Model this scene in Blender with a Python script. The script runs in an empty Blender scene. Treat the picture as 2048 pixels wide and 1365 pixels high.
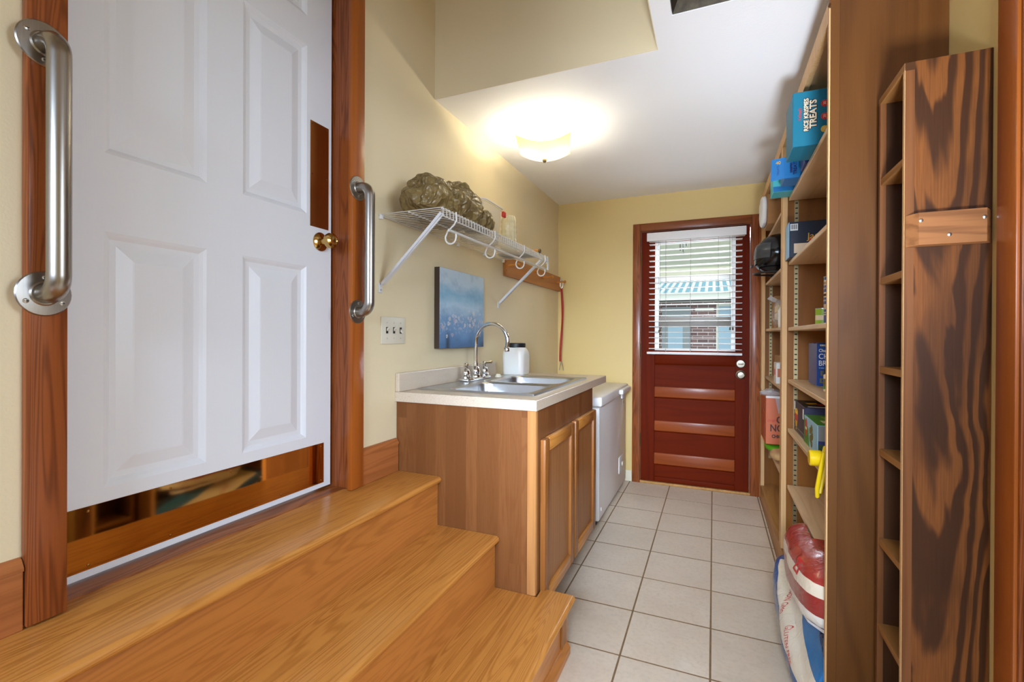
import bpy, bmesh, math, random
from mathutils import Vector, Matrix, noise
from mathutils.bvhtree import BVHTree
random.seed(7)
PI = math.pi
S = bpy.context.scene
COL = S.collection

# ------------------------------------------------------------------ camera, world, light, exposure
def make_camera():
    f, yaw, pitch, roll = 944.9, math.radians(23.109), math.radians(-.159), math.radians(.255)
    F = Vector((-math.sin(yaw)*math.cos(pitch), math.cos(yaw)*math.cos(pitch), math.sin(pitch)))
    R = Vector((math.cos(yaw), math.sin(yaw), 0)); U = R.cross(F)
    c, s = math.cos(roll), math.sin(roll)
    X = R*c + U*s; Y = U*c - R*s
    m = Matrix((X, Y, -F)).transposed().to_4x4(); m.translation = (0, 0, 1.18)
    cd = bpy.data.cameras.new('camera'); o = bpy.data.objects.new('camera', cd); COL.objects.link(o)
    o.matrix_world = m
    cd.sensor_width = 36; cd.lens = f/2048*36; cd.shift_y = -7.6/2048; cd.clip_start = .02
    S.camera = o
make_camera()

w = bpy.data.worlds.new('sky'); S.world = w; w.use_nodes = True
bg = w.node_tree.nodes['Background']
bg.inputs[0].default_value = (.82, .91, 1, 1); bg.inputs[1].default_value = .9

def area(name, loc, rot, sx, sy, power, col, spread=PI):
    l = bpy.data.lights.new(name, 'AREA'); l.shape = 'RECTANGLE'; l.size = sx; l.size_y = sy
    l.energy = power; l.color = col; l.spread = spread
    o = bpy.data.objects.new(name, l); COL.objects.link(o); o.location = loc; o.rotation_euler = rot
    return o
# added unseen fill lamps, one behind the camera and one in the hall
area('rear_fill', (-.30, -2.1, 1.80), (PI/2-.50, 0, 0), 1.6, 1.0, 15, (.72, .92, 1.22), 1.7)
area('hall_fill', (2.45, .25, 1.70), (0, PI/2-.5, 0), 1.0, 1.8, 19, (.75, .93, 1.18), 2.2)
# added unseen lamp under the porch, boosting daylight through the red door's blind
area('porch_fill', (.35, 4.75, 2.28), (-1.25, 0, -.55), 1.1, .35, 48, (.86, .95, 1.10))
# added fill lamps out of view: one low facing the ceiling, one soft, frontal
area('ceiling_fill', (.24, -.32, .50), (PI/2+.60, 0, .02), .3, .3, 2.1, (.84, .95, 1.10), .66)
area('front_fill', (-.06, -.30, 1.40), (PI/2-.22, 0, .12), .6, .6, 3.6, (.80, .95, 1.14), .8)
S.view_settings.view_transform = 'Standard'
S.view_settings.look = 'None'
S.view_settings.exposure = 1.2
S.view_settings.gamma = 1
S.view_settings.use_curve_mapping = False
S.cycles.use_denoising = True
S.cycles.max_bounces = 10
S.cycles.diffuse_bounces = 6
S.cycles.sample_clamp_indirect = 6

# ------------------------------------------------------------------ materials
def lin(c):
    return tuple(((x/255)/12.92 if x/255 <= .04045 else ((x/255+.055)/1.055)**2.4) for x in c) + (1,)
class NT:
    def __init__(s, name):
        s.m = bpy.data.materials.new(name); s.m.use_nodes = True
        s.t = s.m.node_tree; s.b = s.t.nodes['Principled BSDF']
    def n(s, typ, **kw):
        o = s.t.nodes.new(typ)
        for k, v in kw.items(): setattr(o, k, v)
        return o
    def l(s, a, b): s.t.links.new(a, b)
    def math(s, op, a, b=None, c=None):
        o = s.n('ShaderNodeMath', operation=op)
        for i, v in enumerate((a, b, c)):
            if v is None: continue
            if isinstance(v, (int, float)): o.inputs[i].default_value = v
            else: s.l(v, o.inputs[i])
        return o.outputs[0]
    def mix(s, fac, a, b, mode='MIX'):
        o = s.n('ShaderNodeMix', data_type='RGBA', blend_type=mode)
        for i, v in ((0, fac), (6, a), (7, b)):
            if isinstance(v, (int, float)): o.inputs[i].default_value = v
            elif isinstance(v, tuple): o.inputs[i].default_value = v
            else: s.l(v, o.inputs[i])
        return o.outputs[2]
    def vec(s, scale, rnd=True, src='Object'):
        tc = s.n('ShaderNodeTexCoord')
        out = tc.outputs[src]
        if rnd:
            oi = s.n('ShaderNodeObjectInfo'); a = s.n('ShaderNodeVectorMath', operation='MULTIPLY_ADD')
            cx = s.n('ShaderNodeCombineXYZ')
            for i in range(3): s.l(oi.outputs['Random'], cx.inputs[i])
            s.l(cx.outputs[0], a.inputs[0]); a.inputs[1].default_value = (7.3, 5.1, 9.7); s.l(out, a.inputs[2])
            out = a.outputs[0]
        m = s.n('ShaderNodeMapping'); m.inputs['Scale'].default_value = scale; s.l(out, m.inputs[0])
        return m.outputs[0]
    def noise(s, vec, scale=1, detail=3, rough=.5, dist=0):
        o = s.n('ShaderNodeTexNoise'); s.l(vec, o.inputs['Vector'])
        for k, v in (('Scale', scale), ('Detail', detail), ('Roughness', rough), ('Distortion', dist)): o.inputs[k].default_value = v
        return o.outputs[0]
    def rng(s, x, a, b, c=0, d=1, smooth=False):
        o = s.n('ShaderNodeMapRange'); o.clamp = True
        if smooth: o.interpolation_type = 'SMOOTHSTEP'
        s.l(x, o.inputs[0])
        for i, v in enumerate((a, b, c, d)): o.inputs[i+1].default_value = v
        return o.outputs[0]
    def bump(s, h, strength=.2, dist=.002):
        o = s.n('ShaderNodeBump'); o.inputs['Strength'].default_value = strength; o.inputs['Distance'].default_value = dist
        s.l(h, o.inputs['Height']); s.l(o.outputs[0], s.b.inputs['Normal'])
    def base(s, c):
        if isinstance(c, tuple): s.b.inputs['Base Color'].default_value = c
        else: s.l(c, s.b.inputs['Base Color'])
    def set(s, **kw):
        for k, v in kw.items(): s.b.inputs[k.replace('_', ' ')].default_value = v
        return s

def plain(name, c, rough=.5, metal=0, noise_amt=0, **kw):
    t = NT(name); c = lin(c)
    if noise_amt:
        n = t.noise(t.vec((1, 1, 1)), 40, 4)
        t.base(t.mix(t.rng(n, .3, .7), tuple(x*(1-noise_amt) for x in c[:3])+(1,), c))
    else: t.base(c)
    t.set(Roughness=rough, Metallic=metal)
    for k, v in kw.items(): t.b.inputs[k.replace('_', ' ')].default_value = v
    return t.m

def wood(name, light, dark, axis='z', rough=.4, rings=7, across=5, along=.5, contrast=.8, fibre=.25, blotch=.15, coat=.0, rnd=True, dist=.4, bump=.08, spec=.2):
    t = NT(name); L, D = lin(light), lin(dark)
    k = {'x': (along, across, across), 'y': (across, along, across), 'z': (across, across, along)}[axis]
    v = t.vec(k, rnd)
    n1 = t.noise(v, 1, 2.5, .45, dist)
    ring = t.math('FRACT', t.math('MULTIPLY', n1, rings*2))
    tri = t.math('ABSOLUTE', t.math('SUBTRACT', t.math('MULTIPLY', ring, 2), 1))   # smooth saw
    edge = t.rng(tri, .25, .95, 0, 1, True)
    kf = {'x': (6, 260, 260), 'y': (260, 6, 260), 'z': (260, 260, 6)}[axis]
    fib = t.noise(t.vec(kf, rnd), 1, 3, .6)
    big = t.noise(t.vec(tuple(x*.5+.2 for x in k), rnd), 1, 2)
    f = t.math('MULTIPLY', edge, contrast)
    f = t.math('ADD', f, t.math('MULTIPLY', t.math('SUBTRACT', fib, .5), fibre*2.2))
    f = t.math('ADD', f, t.math('MULTIPLY', t.math('SUBTRACT', big, .5), blotch*3))
    t.base(t.mix(t.rng(f, 0, 1), L, D))
    t.set(Roughness=rough, Specular_IOR_Level=spec)
    if coat: t.set(Coat_Weight=coat, Coat_Roughness=.15)
    if bump: t.bump(fib, bump, .001)
    return t.m

M = {}
def paint(name, c, rough=.55, bump=.12, scale=170):
    t = NT(name); t.base(lin(c)); t.set(Roughness=rough)
    n = t.noise(t.vec((1, 1, 1), False), scale, 3, .6); t.bump(n, bump, .003)
    return t.m
M['wall'] = paint('cream_wall_paint', (226, 210, 173), .5)
M['wall_yellow'] = paint('yellow_wall_paint', (218, 190, 124), .5)
M['ceiling'] = paint('white_ceiling_paint', (244, 243, 243), .8, .15, 120)
M['white'] = plain('white_plastic', (232, 232, 230), .35)
M['door_white'] = None
t = NT('white_door_paint'); t.base(lin((228, 229, 232))); t.set(Roughness=.38)
t.bump(t.noise(t.vec((1, 160, 5), False), 1, 3, .6), .22, .0012); M['door_white'] = t.m
M['casing'] = wood('stained_fir_casing', (146, 78, 36), (92, 42, 18), 'z', .38, 9, 17, .8, .6, .25, .2, .2)
M['casing_y'] = wood('stained_fir_casing_y', (142, 82, 42), (84, 38, 18), 'y', .38, 6, 7, .5, .7, .25, .2, .2)
M['casing_x'] = wood('stained_fir_casing_x', (138, 76, 36), (96, 46, 20), 'x', .38, 6, 7, .5, .5, .25, .2, .2)
M['casing_r'] = wood('amber_fir_casing', (164, 88, 30), (132, 62, 18), 'z', .35, 4, 6, .4, .4, .25, .3, .3)
M['oak_y'] = wood('golden_oak', (194, 130, 60), (148, 86, 30), 'y', .30, 9, 15, .8, .5, .32, .25, .25)
M['oak_riser'] = wood('golden_oak_riser', (184, 116, 54), (140, 80, 32), 'y', .33, 8, 12, .9, .35, .3, .2, .2)
M['oak_z'] = wood('golden_oak_upright', (150, 94, 44), (116, 64, 25), 'z', .36, 5, 9, .6, .4, .3, .15, .1)
M['oak_pale'] = wood('pale_oak', (182, 128, 76), (152, 98, 52), 'z', .4, 5, 10, .6, .4, .25, .1)
M['threshold'] = wood('dark_threshold', (158, 92, 42), (106, 54, 22), 'y', .4, 8, 6, 1.6, .7, .3, .3, .0)
M['base'] = wood('oak_baseboard', (172, 104, 56), (130, 72, 32), 'y', .38, 5, 9, .5, .4, .35, .15, .1)
M['mahogany'] = wood('red_mahogany', (100, 29, 6), (74, 19, 3), 'z', .5, 3, 6, .5, .35, .3, .2, .0, spec=.05)
M['mahogany_x'] = wood('red_mahogany_x', (102, 30, 6), (76, 20, 3), 'x', .5, 3, 6, .5, .35, .3, .2, .0, spec=.05)
M['rail_light'] = wood('worn_rail', (146, 70, 28), (110, 44, 18), 'x', .36, 3, 6, .5, .35, .3, .3, .1)
M['ply'] = wood('stained_plywood', (102, 62, 26), (78, 43, 15), 'z', .42, 4, 3, .5, .45, .25, .35, .08)
M['ply_back'] = wood('stained_plywood_back', (146, 92, 38), (116, 68, 26), 'z', .5, 3, 3, .5, .35, .2, .25)
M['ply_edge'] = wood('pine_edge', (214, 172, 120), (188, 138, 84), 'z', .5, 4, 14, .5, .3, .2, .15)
M['shelf'] = wood('maple_shelf', (222, 188, 146), (198, 158, 112), 'y', .4, 4, 8, .7, .4, .22, .15)  # boards lightened to stand in for window light on their front edges
M['shelf_top'] = wood('pine_top', (204, 162, 116), (180, 134, 88), 'y', .5, 3, 5, .7, .35, .2, .2)
M['oak_strip'] = wood('oak_kick', (190, 140, 80), (150, 100, 50), 'y', .42, 4, 9, .6, .4, .25, .2)

# dark figured plywood of the narrow rack
t = NT('dark_figured_plywood')
tc = t.n('ShaderNodeTexCoord'); sp = t.n('ShaderNodeSeparateXYZ'); t.l(tc.outputs['Object'], sp.inputs[0])
n1 = t.noise(t.vec((7, 7, 1.5), False), 1, 3.5, .5, .5)
px = t.math('MULTIPLY', t.math('SUBTRACT', sp.outputs[0], .492), 15)
f = t.math('ADD', t.math('MULTIPLY', t.math('MULTIPLY', px, px), .55), t.math('MULTIPLY', sp.outputs[2], -.85))
f = t.math('ADD', f, t.math('MULTIPLY', n1, 2.2))
r = t.math('FRACT', t.math('MULTIPLY', f, 2.1))
st = t.rng(r, .30, .62, 0, 1, True)
st2 = t.rng(r, .88, 1.0, 0, 1, True)
st = t.math('SUBTRACT', st, st2)
bl = t.rng(t.noise(t.vec((6, 6, 2.2), False), 1, 3, .5, .5), .44, .62, 0, 1, True)
fib = t.noise(t.vec((300, 300, 7), False), 1, 3, .6)
c = t.mix(st, lin((70, 39, 18)), lin((130, 76, 33)))
c = t.mix(t.math('MULTIPLY', bl, .5), c, lin((62, 34, 16)))
c = t.mix(t.rng(fib, .3, .7, 0, .45), c, lin((46, 27, 15)))
t.base(c); t.set(Roughness=.5, Specular_IOR_Level=.2); t.bump(fib, .08, .001)
M['dark_ply'] = t.m
M['dark_edge'] = wood('dark_frame_wood', (120, 74, 40), (86, 50, 26), 'z', .45, 4, 12, .6, .4, .3, .2)
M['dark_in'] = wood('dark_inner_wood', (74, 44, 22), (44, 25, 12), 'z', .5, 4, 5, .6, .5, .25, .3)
M['rack_shelf'] = wood('rack_shelf_wood', (156, 108, 58), (118, 76, 38), 'y', .45, 4, 10, .6, .4, .3, .2)
M['block'] = wood('block_wood', (152, 100, 60), (104, 64, 36), 'x', .42, 5, 12, 1.2, .6, .3, .2)
M['peg_board'] = wood('peg_board_wood', (180, 112, 50), (148, 84, 34), 'y', .35, 3, 6, .5, .4, .3, .2, .2)
M['peg'] = wood('peg_wood', (204, 136, 58), (172, 104, 38), 'x', .35, 2, 14, 3, .4, .2, .2, .2)

# printed laminate with oak strip pattern
t = NT('oak_strip_laminate')
def strips(t, axis):
    tc = t.n('ShaderNodeTexCoord'); sp = t.n('ShaderNodeSeparateXYZ'); t.l(tc.outputs['Object'], sp.inputs[0])
    u = sp.outputs[axis]; z = sp.outputs[2]
    cell = t.math('FLOOR', t.math('MULTIPLY', u, 21))
    off = t.math('MULTIPLY', t.math('FRACT', t.math('MULTIPLY', t.math('SINE', t.math('MULTIPLY', cell, 12.9)), 43.7)), 3)
    zc = t.math('FLOOR', t.math('MULTIPLY', t.math('ADD', z, off), .7))
    wn = t.n('ShaderNodeTexWhiteNoise', noise_dimensions='2D'); cx = t.n('ShaderNodeCombineXYZ')
    t.l(cell, cx.inputs[0]); t.l(zc, cx.inputs[1]); t.l(cx.outputs[0], wn.inputs[0])
    sh = t.n('ShaderNodeVectorMath', operation='MULTIPLY_ADD'); t.l(wn.outputs[1], sh.inputs[0]); sh.inputs[1].default_value = (9, 9, 9); t.l(tc.outputs['Object'], sh.inputs[2])
    mp = t.n('ShaderNodeMapping'); mp.inputs['Scale'].default_value = (16, 16, 1.6); t.l(sh.outputs[0], mp.inputs[0])
    g = t.noise(mp.outputs[0], 1, 3, .5, .5)
    g = t.math('ABSOLUTE', t.math('SUBTRACT', t.math('MULTIPLY', t.math('FRACT', t.math('MULTIPLY', g, 9)), 2), 1))
    mp2 = t.n('ShaderNodeMapping'); mp2.inputs['Scale'].default_value = (320, 320, 6); t.l(sh.outputs[0], mp2.inputs[0])
    fb = t.noise(mp2.outputs[0], 1, 3, .6)
    return wn.outputs[0], g, fb
for nm, ax in (('laminate_x', 0), ('laminate_y', 1)):
    t = NT('oak_strip_' + nm)
    a, g, fb = strips(t, ax)
    c = t.mix(a, lin((132, 84, 46)), lin((112, 68, 34)))
    c = t.mix(t.math('MULTIPLY', t.rng(g, .45, .95, 0, 1, True), .4), c, lin((112, 64, 30)))
    c = t.mix(t.rng(fb, .42, .75, 0, .45), c, lin((106, 60, 28)))
    t.base(c); t.set(Roughness=.4, Specular_IOR_Level=.3); M[nm] = t.m
# door panel veneer
M['veneer'] = wood('oak_veneer_panel', (158, 106, 62), (132, 82, 44), 'z', .38, 5, 8, .5, .4, .3, .1)

t = NT('ceramic_tile'); v = t.vec((1, 1, 1))
n1 = t.noise(v, 5, 5, .6, .4); n2 = t.noise(v, 60, 4, .6); n3 = t.noise(t.vec((1, 1, 1)), 1.3, 2)
c = t.mix(t.rng(n1, .3, .7), lin((222, 206, 184)), lin((234, 220, 200)))
c = t.mix(t.rng(n2, .45, .8, 0, .35), c, lin((184, 168, 146)))
c = t.mix(t.rng(n3, .3, .7, 0, .18), c, lin((205, 188, 168)))
t.base(c); t.set(Roughness=.36); t.bump(t.noise(v, 28, 5, .6, .3), .16, .003); M['tile'] = t.m
M['grout'] = plain('brown_grout', (150, 120, 84), .9, 0, .3)
t = NT('speckled_laminate'); n = t.noise(t.vec((1, 1, 1), False), 420, 2, .7)
c = t.mix(t.rng(n, .35, .7), lin((196, 178, 156)), lin((214, 199, 178))); c = t.mix(t.rng(t.noise(t.vec((1, 1, 1), False), 190, 1), .68, .75, 0, .5), c, lin((140, 118, 96)))
t.base(c); t.set(Roughness=.32); M['counter'] = t.m

def metal(name, c, rough, axis=None):
    t = NT(name); t.set(Metallic=1, Roughness=rough)
    if axis:
        k = {'x': (4, 400, 400), 'y': (400, 4, 400), 'z': (400, 400, 4)}[axis]
        n = t.noise(t.vec(k, False), 1, 2); t.base(t.mix(n, tuple(x*.82 for x in lin(c)[:3])+(1,), lin(c))); t.bump(n, .03, .0003)
    else: t.base(lin(c))
    return t.m
M['steel'] = metal('brushed_steel', (168, 162, 154), .3, 'z')
M['sink'] = metal('sink_steel', (196, 197, 198), .3, 'y')
M['chrome'] = metal('chrome', (226, 226, 226), .07)
t = NT('brass_plate'); n = t.noise(t.vec((1, 2, 3), False), 2.2, 3)
t.base(t.mix(t.rng(n, .3, .7), lin((216, 172, 104)), lin((194, 146, 82)))); t.set(Metallic=1, Roughness=.05)
t.bump(n, .02, .01); M['brass_plate'] = t.m
M['brass_dark'] = metal('aged_brass_plate', (186, 128, 70), .3, 'z')
M['brass'] = metal('polished_brass', (196, 160, 96), .12)
M['bronze'] = metal('bronze_hinge', (112, 92, 66), .38)
M['nickel'] = metal('worn_nickel', (150, 141, 124), .4)
M['screw'] = metal('screw_steel', (198, 196, 190), .3)
M['galv'] = plain('galvanised_sheet', (84, 74, 58), .55, .6, .5)
M['standard'] = metal('shelf_standard', (158, 140, 104), .5)
M['dark'] = plain('dark_slot', (24, 18, 12), .8)
M['black'] = plain('black_gloss', (14, 14, 16), .12)
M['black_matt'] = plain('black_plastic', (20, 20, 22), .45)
M['wire'] = plain('white_coated_wire', (212, 208, 200), .4)
M['bracket'] = plain('white_bracket', (214, 213, 214), .45)
M['freezer'] = plain('freezer_enamel', (240, 238, 236), .35, 0, .0)
M['ivory'] = plain('ivory_switch', (216, 208, 188), .4)
M['red_strap'] = plain('red_webbing', (168, 52, 36), .75, 0, .2)
M['red'] = plain('red_plastic', (206, 52, 34), .4)
M['yellow'] = plain('yellow_plastic', (222, 186, 20), .3)
M['cardboard'] = plain('cardboard', (168, 120, 70), .8, 0, .15)
M['white_card'] = plain('white_card', (226, 224, 220), .5)
M['blind'] = plain('white_blind', (236, 232, 228), .42)
M['cord'] = plain('blind_cord', (150, 146, 140), .8)
M['tassel'] = plain('brown_tassel', (92, 70, 40), .5)
M['off_white'] = plain('painted_trim', (222, 212, 186), .5)

def glass(name, c, rough=0, ior=1.45, alpha=None, trans=1):
    t = NT(name); t.base(lin(c)); t.set(Roughness=rough, IOR=ior, Transmission_Weight=trans); 
    if alpha is not None: t.set(Alpha=alpha)
    return t.m
t = NT('window_pane'); tp = t.n('ShaderNodeBsdfTransparent'); gl = t.n('ShaderNodeBsdfGlossy'); gl.inputs['Roughness'].default_value = .3; tp.inputs[0].default_value = (.94, .96, .96, 1); mx = t.n('ShaderNodeMixShader'); mx.inputs[0].default_value = .003
t.l(tp.outputs[0], mx.inputs[1]); t.l(gl.outputs[0], mx.inputs[2]); t.l(mx.outputs[0], t.t.nodes['Material Output'].inputs[0]); M['pane'] = t.m
M['tumbler'] = plain('tumbler_glass', (244, 238, 208), .08, 0, 0, Alpha=.42)
M['bin'] = plain('frosted_bin', (226, 222, 210), .35, 0, 0, Alpha=.42)
M['jar'] = plain('frosted_jar', (222, 220, 214), .35, 0, 0, Subsurface_Weight=.25)
M['film'] = plain('clear_film', (220, 220, 222), .12, 0, 0, Alpha=.35)
M['visor'] = plain('smoke_visor', (90, 92, 96), .06, 0, 0, Alpha=.55)
t = NT('frosted_lamp_glass'); t.base(lin((236, 226, 190))); t.set(Roughness=.35, Transmission_Weight=.0)
tr = t.n('ShaderNodeBsdfTranslucent'); tr.inputs[0].default_value = lin((214, 196, 140)); mx = t.n('ShaderNodeMixShader'); mx.inputs[0].default_value = .3
t.l(t.b.outputs[0], mx.inputs[1]); t.l(tr.outputs[0], mx.inputs[2]); t.l(mx.outputs[0], t.t.nodes['Material Output'].inputs[0]); M['shade'] = t.m
t = NT('bulb'); t.set(Emission_Strength=130); t.b.inputs['Emission Color'].default_value = (1, .95, .80, 1); M['bulb'] = t.m
t = NT('olive_film'); n = t.noise(t.vec((1, 1, 1), False), 30, 3)
t.base(t.mix(n, lin((104, 86, 48)), lin((150, 126, 78)))); t.set(Roughness=.26)
vo = t.n('ShaderNodeTexVoronoi', feature='F1', distance='MANHATTAN'); vv = t.n('ShaderNodeVectorMath', operation='ADD'); tcn = t.n('ShaderNodeTexCoord'); nn = t.n('ShaderNodeTexNoise'); nn.inputs['Scale'].default_value = 9
t.l(tcn.outputs['Object'], nn.inputs['Vector']); sc_ = t.n('ShaderNodeVectorMath', operation='SCALE'); t.l(nn.outputs['Color'], sc_.inputs[0]); sc_.inputs['Scale'].default_value = .12
t.l(tcn.outputs['Object'], vv.inputs[0]); t.l(sc_.outputs[0], vv.inputs[1]); t.l(vv.outputs[0], vo.inputs['Vector']); vo.inputs['Scale'].default_value = 30
t.bump(vo.outputs['Distance'], .65, .02); M['olive'] = t.m

# ------------------------------------------------------------------ mesh helpers
class B:
    def __init__(s): s.bm = bmesh.new()
    def box(s, x0, y0, z0, x1, y1, z1, bev=0, seg=2):
        if x0 > x1: x0, x1 = x1, x0
        if y0 > y1: y0, y1 = y1, y0
        if z0 > z1: z0, z1 = z1, z0
        v = [s.bm.verts.new(p) for p in ((x0,y0,z0),(x1,y0,z0),(x1,y1,z0),(x0,y1,z0),(x0,y0,z1),(x1,y0,z1),(x1,y1,z1),(x0,y1,z1))]
        fs = [s.bm.faces.new([v[i] for i in q]) for q in ((0,3,2,1),(4,5,6,7),(0,1,5,4),(1,2,6,5),(2,3,7,6),(3,0,4,7))]
        if bev: bmesh.ops.bevel(s.bm, geom=list({e for f in fs for e in f.edges}), offset=bev, segments=seg, affect='EDGES', profile=.5)
        return s
    def quad(s, *p): s.bm.faces.new([s.bm.verts.new(q) for q in p]); return s
    def poly(s, pts): s.bm.faces.new([s.bm.verts.new(q) for q in pts]); return s
    def prism(s, pts, d):
        d = Vector(d); a = [s.bm.verts.new(p) for p in pts]; b = [s.bm.verts.new(Vector(p)+d) for p in pts]
        n = len(pts); s.bm.faces.new(a[::-1]); s.bm.faces.new(b)
        for i in range(n): s.bm.faces.new((a[i], a[(i+1) % n], b[(i+1) % n], b[i]))
        return s
    def tube(s, path, r, n=8, cap=True, closed=False):
        P = [Vector(p) for p in path]; rings = []; m = len(P); up = None
        rr = r if isinstance(r, (list, tuple)) else [r]*m
        for i, p in enumerate(P):
            d = (P[(i+1) % m]-P[i-1]) if closed else (P[min(i+1, m-1)]-P[max(i-1, 0)])
            d.normalize()
            if up is None: up = Vector((0, 0, 1)) if abs(d.z) < .9 else Vector((1, 0, 0))
            a = d.cross(up).normalized(); up = a.cross(d).normalized()
            rings.append([s.bm.verts.new(p + (a*math.cos(2*PI*k/n) + up*math.sin(2*PI*k/n))*rr[i]) for k in range(n)])
        for i in range(m if closed else m-1):
            A, C = rings[i], rings[(i+1) % m]
            for k in range(n): s.bm.faces.new((A[k], A[(k+1) % n], C[(k+1) % n], C[k]))
        if cap and not closed: s.bm.faces.new(rings[0][::-1]); s.bm.faces.new(rings[-1])
        return s
    def lathe(s, prof, o, axis=(0, 0, 1), n=24, cap=True):
        ax = Vector(axis).normalized(); a = ax.orthogonal().normalized(); b = ax.cross(a); o = Vector(o); rings = []
        for r, h in prof:
            rings.append([s.bm.verts.new(o + ax*h + (a*math.cos(2*PI*k/n)+b*math.sin(2*PI*k/n))*max(r, 1e-5)) for k in range(n)])
        for A, C in zip(rings, rings[1:]):
            for k in range(n): s.bm.faces.new((A[k], A[(k+1) % n], C[(k+1) % n], C[k]))
        if cap: s.bm.faces.new(rings[0][::-1]); s.bm.faces.new(rings[-1])
        return s
    def strip(s, path, width_vec, thick=None):
        wv = Vector(width_vec)
        a = [s.bm.verts.new(Vector(p)-wv/2) for p in path]; b = [s.bm.verts.new(Vector(p)+wv/2) for p in path]
        for i in range(len(path)-1): s.bm.faces.new((a[i], a[i+1], b[i+1], b[i]))
        return s
    def blob(s, c, h, exp=2.6, nu=48, nv=32, amp=0, freq=6, seed=0, ridge=False, rot=0, fn=None):
        c = Vector(c); rings = []
        pw = lambda x, e: math.copysign(abs(x)**e, x)
        e = 2/exp; R = Matrix.Rotation(rot, 3, 'Z')
        for i in range(nv+1):
            th = -PI/2 + PI*i/nv; ring = []
            for k in range(nu):
                ph = 2*PI*k/nu
                p = Vector((pw(math.cos(th), e)*pw(math.cos(ph), e)*h[0], pw(math.cos(th), e)*pw(math.sin(ph), e)*h[1], pw(math.sin(th), e)*h[2]))
                if fn: p = fn(p, ph, th)
                if amp:
                    q = p*freq + Vector((seed*3.1, seed*1.7, seed))
                    nz = noise.fractal(q, 1, 2, 4)
                    if ridge: nz = 1-2*abs(nz)*1.6
                    p += p.normalized()*nz*amp
                ring.append(s.bm.verts.new(c + R@p))
            rings.append(ring)
        for A, C in zip(rings, rings[1:]):
            for k in range(nu): s.bm.faces.new((A[k], A[(k+1) % nu], C[(k+1) % nu], C[k]))
        bmesh.ops.remove_doubles(s.bm, verts=s.bm.verts, dist=1e-5)
        return s
    def mesh(s, name, mats, smooth=False, recalc=True, solid=0):
        bmesh.ops.remove_doubles(s.bm, verts=s.bm.verts, dist=1e-6) if smooth == 'weld' else None
        if recalc: bmesh.ops.recalc_face_normals(s.bm, faces=s.bm.faces)
        if solid:
            bmesh.ops.solidify(s.bm, geom=list(s.bm.faces), thickness=solid)
        me = bpy.data.meshes.new(name); s.bm.to_mesh(me); s.bm.free()
        for m in (mats if isinstance(mats, (list, tuple)) else [mats]): me.materials.append(M[m] if isinstance(m, str) else m)
        if smooth:
            me.shade_smooth()
            me.set_sharp_from_angle(angle=math.radians(28))
        return me
def link(name, me, parent=None, label=None, cat=None, group=None, kind=None):
    o = bpy.data.objects.new(name, me); COL.objects.link(o)
    if parent is not None:
        o.parent = parent; o.matrix_parent_inverse = root_matrix(parent).inverted()
    if label: o['label'] = label
    if cat: o['category'] = cat
    if group: o['group'] = group
    if kind: o['kind'] = kind
    return o
def root_matrix(o):
    m = o.matrix_basis.copy()
    return (root_matrix(o.parent) @ o.matrix_parent_inverse @ m) if o.parent else m
def part(name, b, mat, parent, smooth=False, label=None, kind=None, recalc=True, solid=0):
    return link(name, b.mesh(name, mat, smooth, recalc, solid), parent, label, kind=kind)
def thing(name, label, cat, loc, group=None):
    o = bpy.data.objects.new(name, None); COL.objects.link(o); o.location = loc; o.empty_display_size = .05
    o['label'] = label; o['category'] = cat
    if group: o['group'] = group
    return o
def one(name, b, mat, label, cat, group=None, smooth=False):
    return link(name, b.mesh(name, mat, smooth), None, label, cat, group)
def struct(name, b, mat, label=None, smooth=False, recalc=True):
    o = link(name, b.mesh(name, mat, smooth, recalc), None, label, kind='structure'); return o
def sroot(name, loc, label):
    o = bpy.data.objects.new(name, None); COL.objects.link(o); o.location = loc; o['label'] = label; o['kind'] = 'structure'; return o
def copy_tree(o, delta, label=None):
    delta = Vector(delta)
    r = o.copy(); COL.objects.link(r); r.location = o.location + delta
    if label: r['label'] = label
    def rec(src, dst):
        for ch in [x for x in src.children]:
            c = ch.copy(); COL.objects.link(c); c.parent = dst; rec(ch, c)
    rec(o, r)
    return r
_dg = None
def text(s, o, xd, yd, size, mat, parent, name='lettering', depth=.0003, proj=None, align='CENTER', bold=0, sx=1):
    cu = bpy.data.curves.new('t', 'FONT'); cu.body = s; cu.size = size; cu.align_x = align; cu.align_y = 'CENTER'; cu.offset = bold; cu.extrude = 0 if proj else depth
    cu.resolution_u = 3
    ob = bpy.data.objects.new('t', cu); COL.objects.link(ob)
    bpy.context.view_layer.update()
    me = bpy.data.meshes.new_from_object(ob.evaluated_get(bpy.context.evaluated_depsgraph_get()))
    bpy.data.objects.remove(ob); bpy.data.curves.remove(cu)
    xd, yd = Vector(xd).normalized(), Vector(yd).normalized(); zd = xd.cross(yd); o = Vector(o)
    if proj:
        bm = bmesh.new(); bm.from_mesh(me); bmesh.ops.subdivide_edges(bm, edges=bm.edges, cuts=1); bm.to_mesh(me); bm.free()
    for v in me.vertices:
        p = o + xd*v.co.x*sx + yd*v.co.y + zd*(v.co.z + depth)
        if proj:
            hit, nrm, _, _ = proj.ray_cast(p + zd*.3, -zd)
            if hit: p = hit + zd*.0015
        v.co = p
    me.materials.clear(); me.materials.append(M[mat] if isinstance(mat, str) else mat)
    return link(name, me, parent)
def bvh(o):
    me = o.data
    return BVHTree.FromPolygons([v.co for v in me.vertices], [tuple(p.vertices) for p in me.polygons])
def ink(name, c, rough=.45): 
    if name not in M: M[name] = plain(name, c, rough)
    return name
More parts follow.
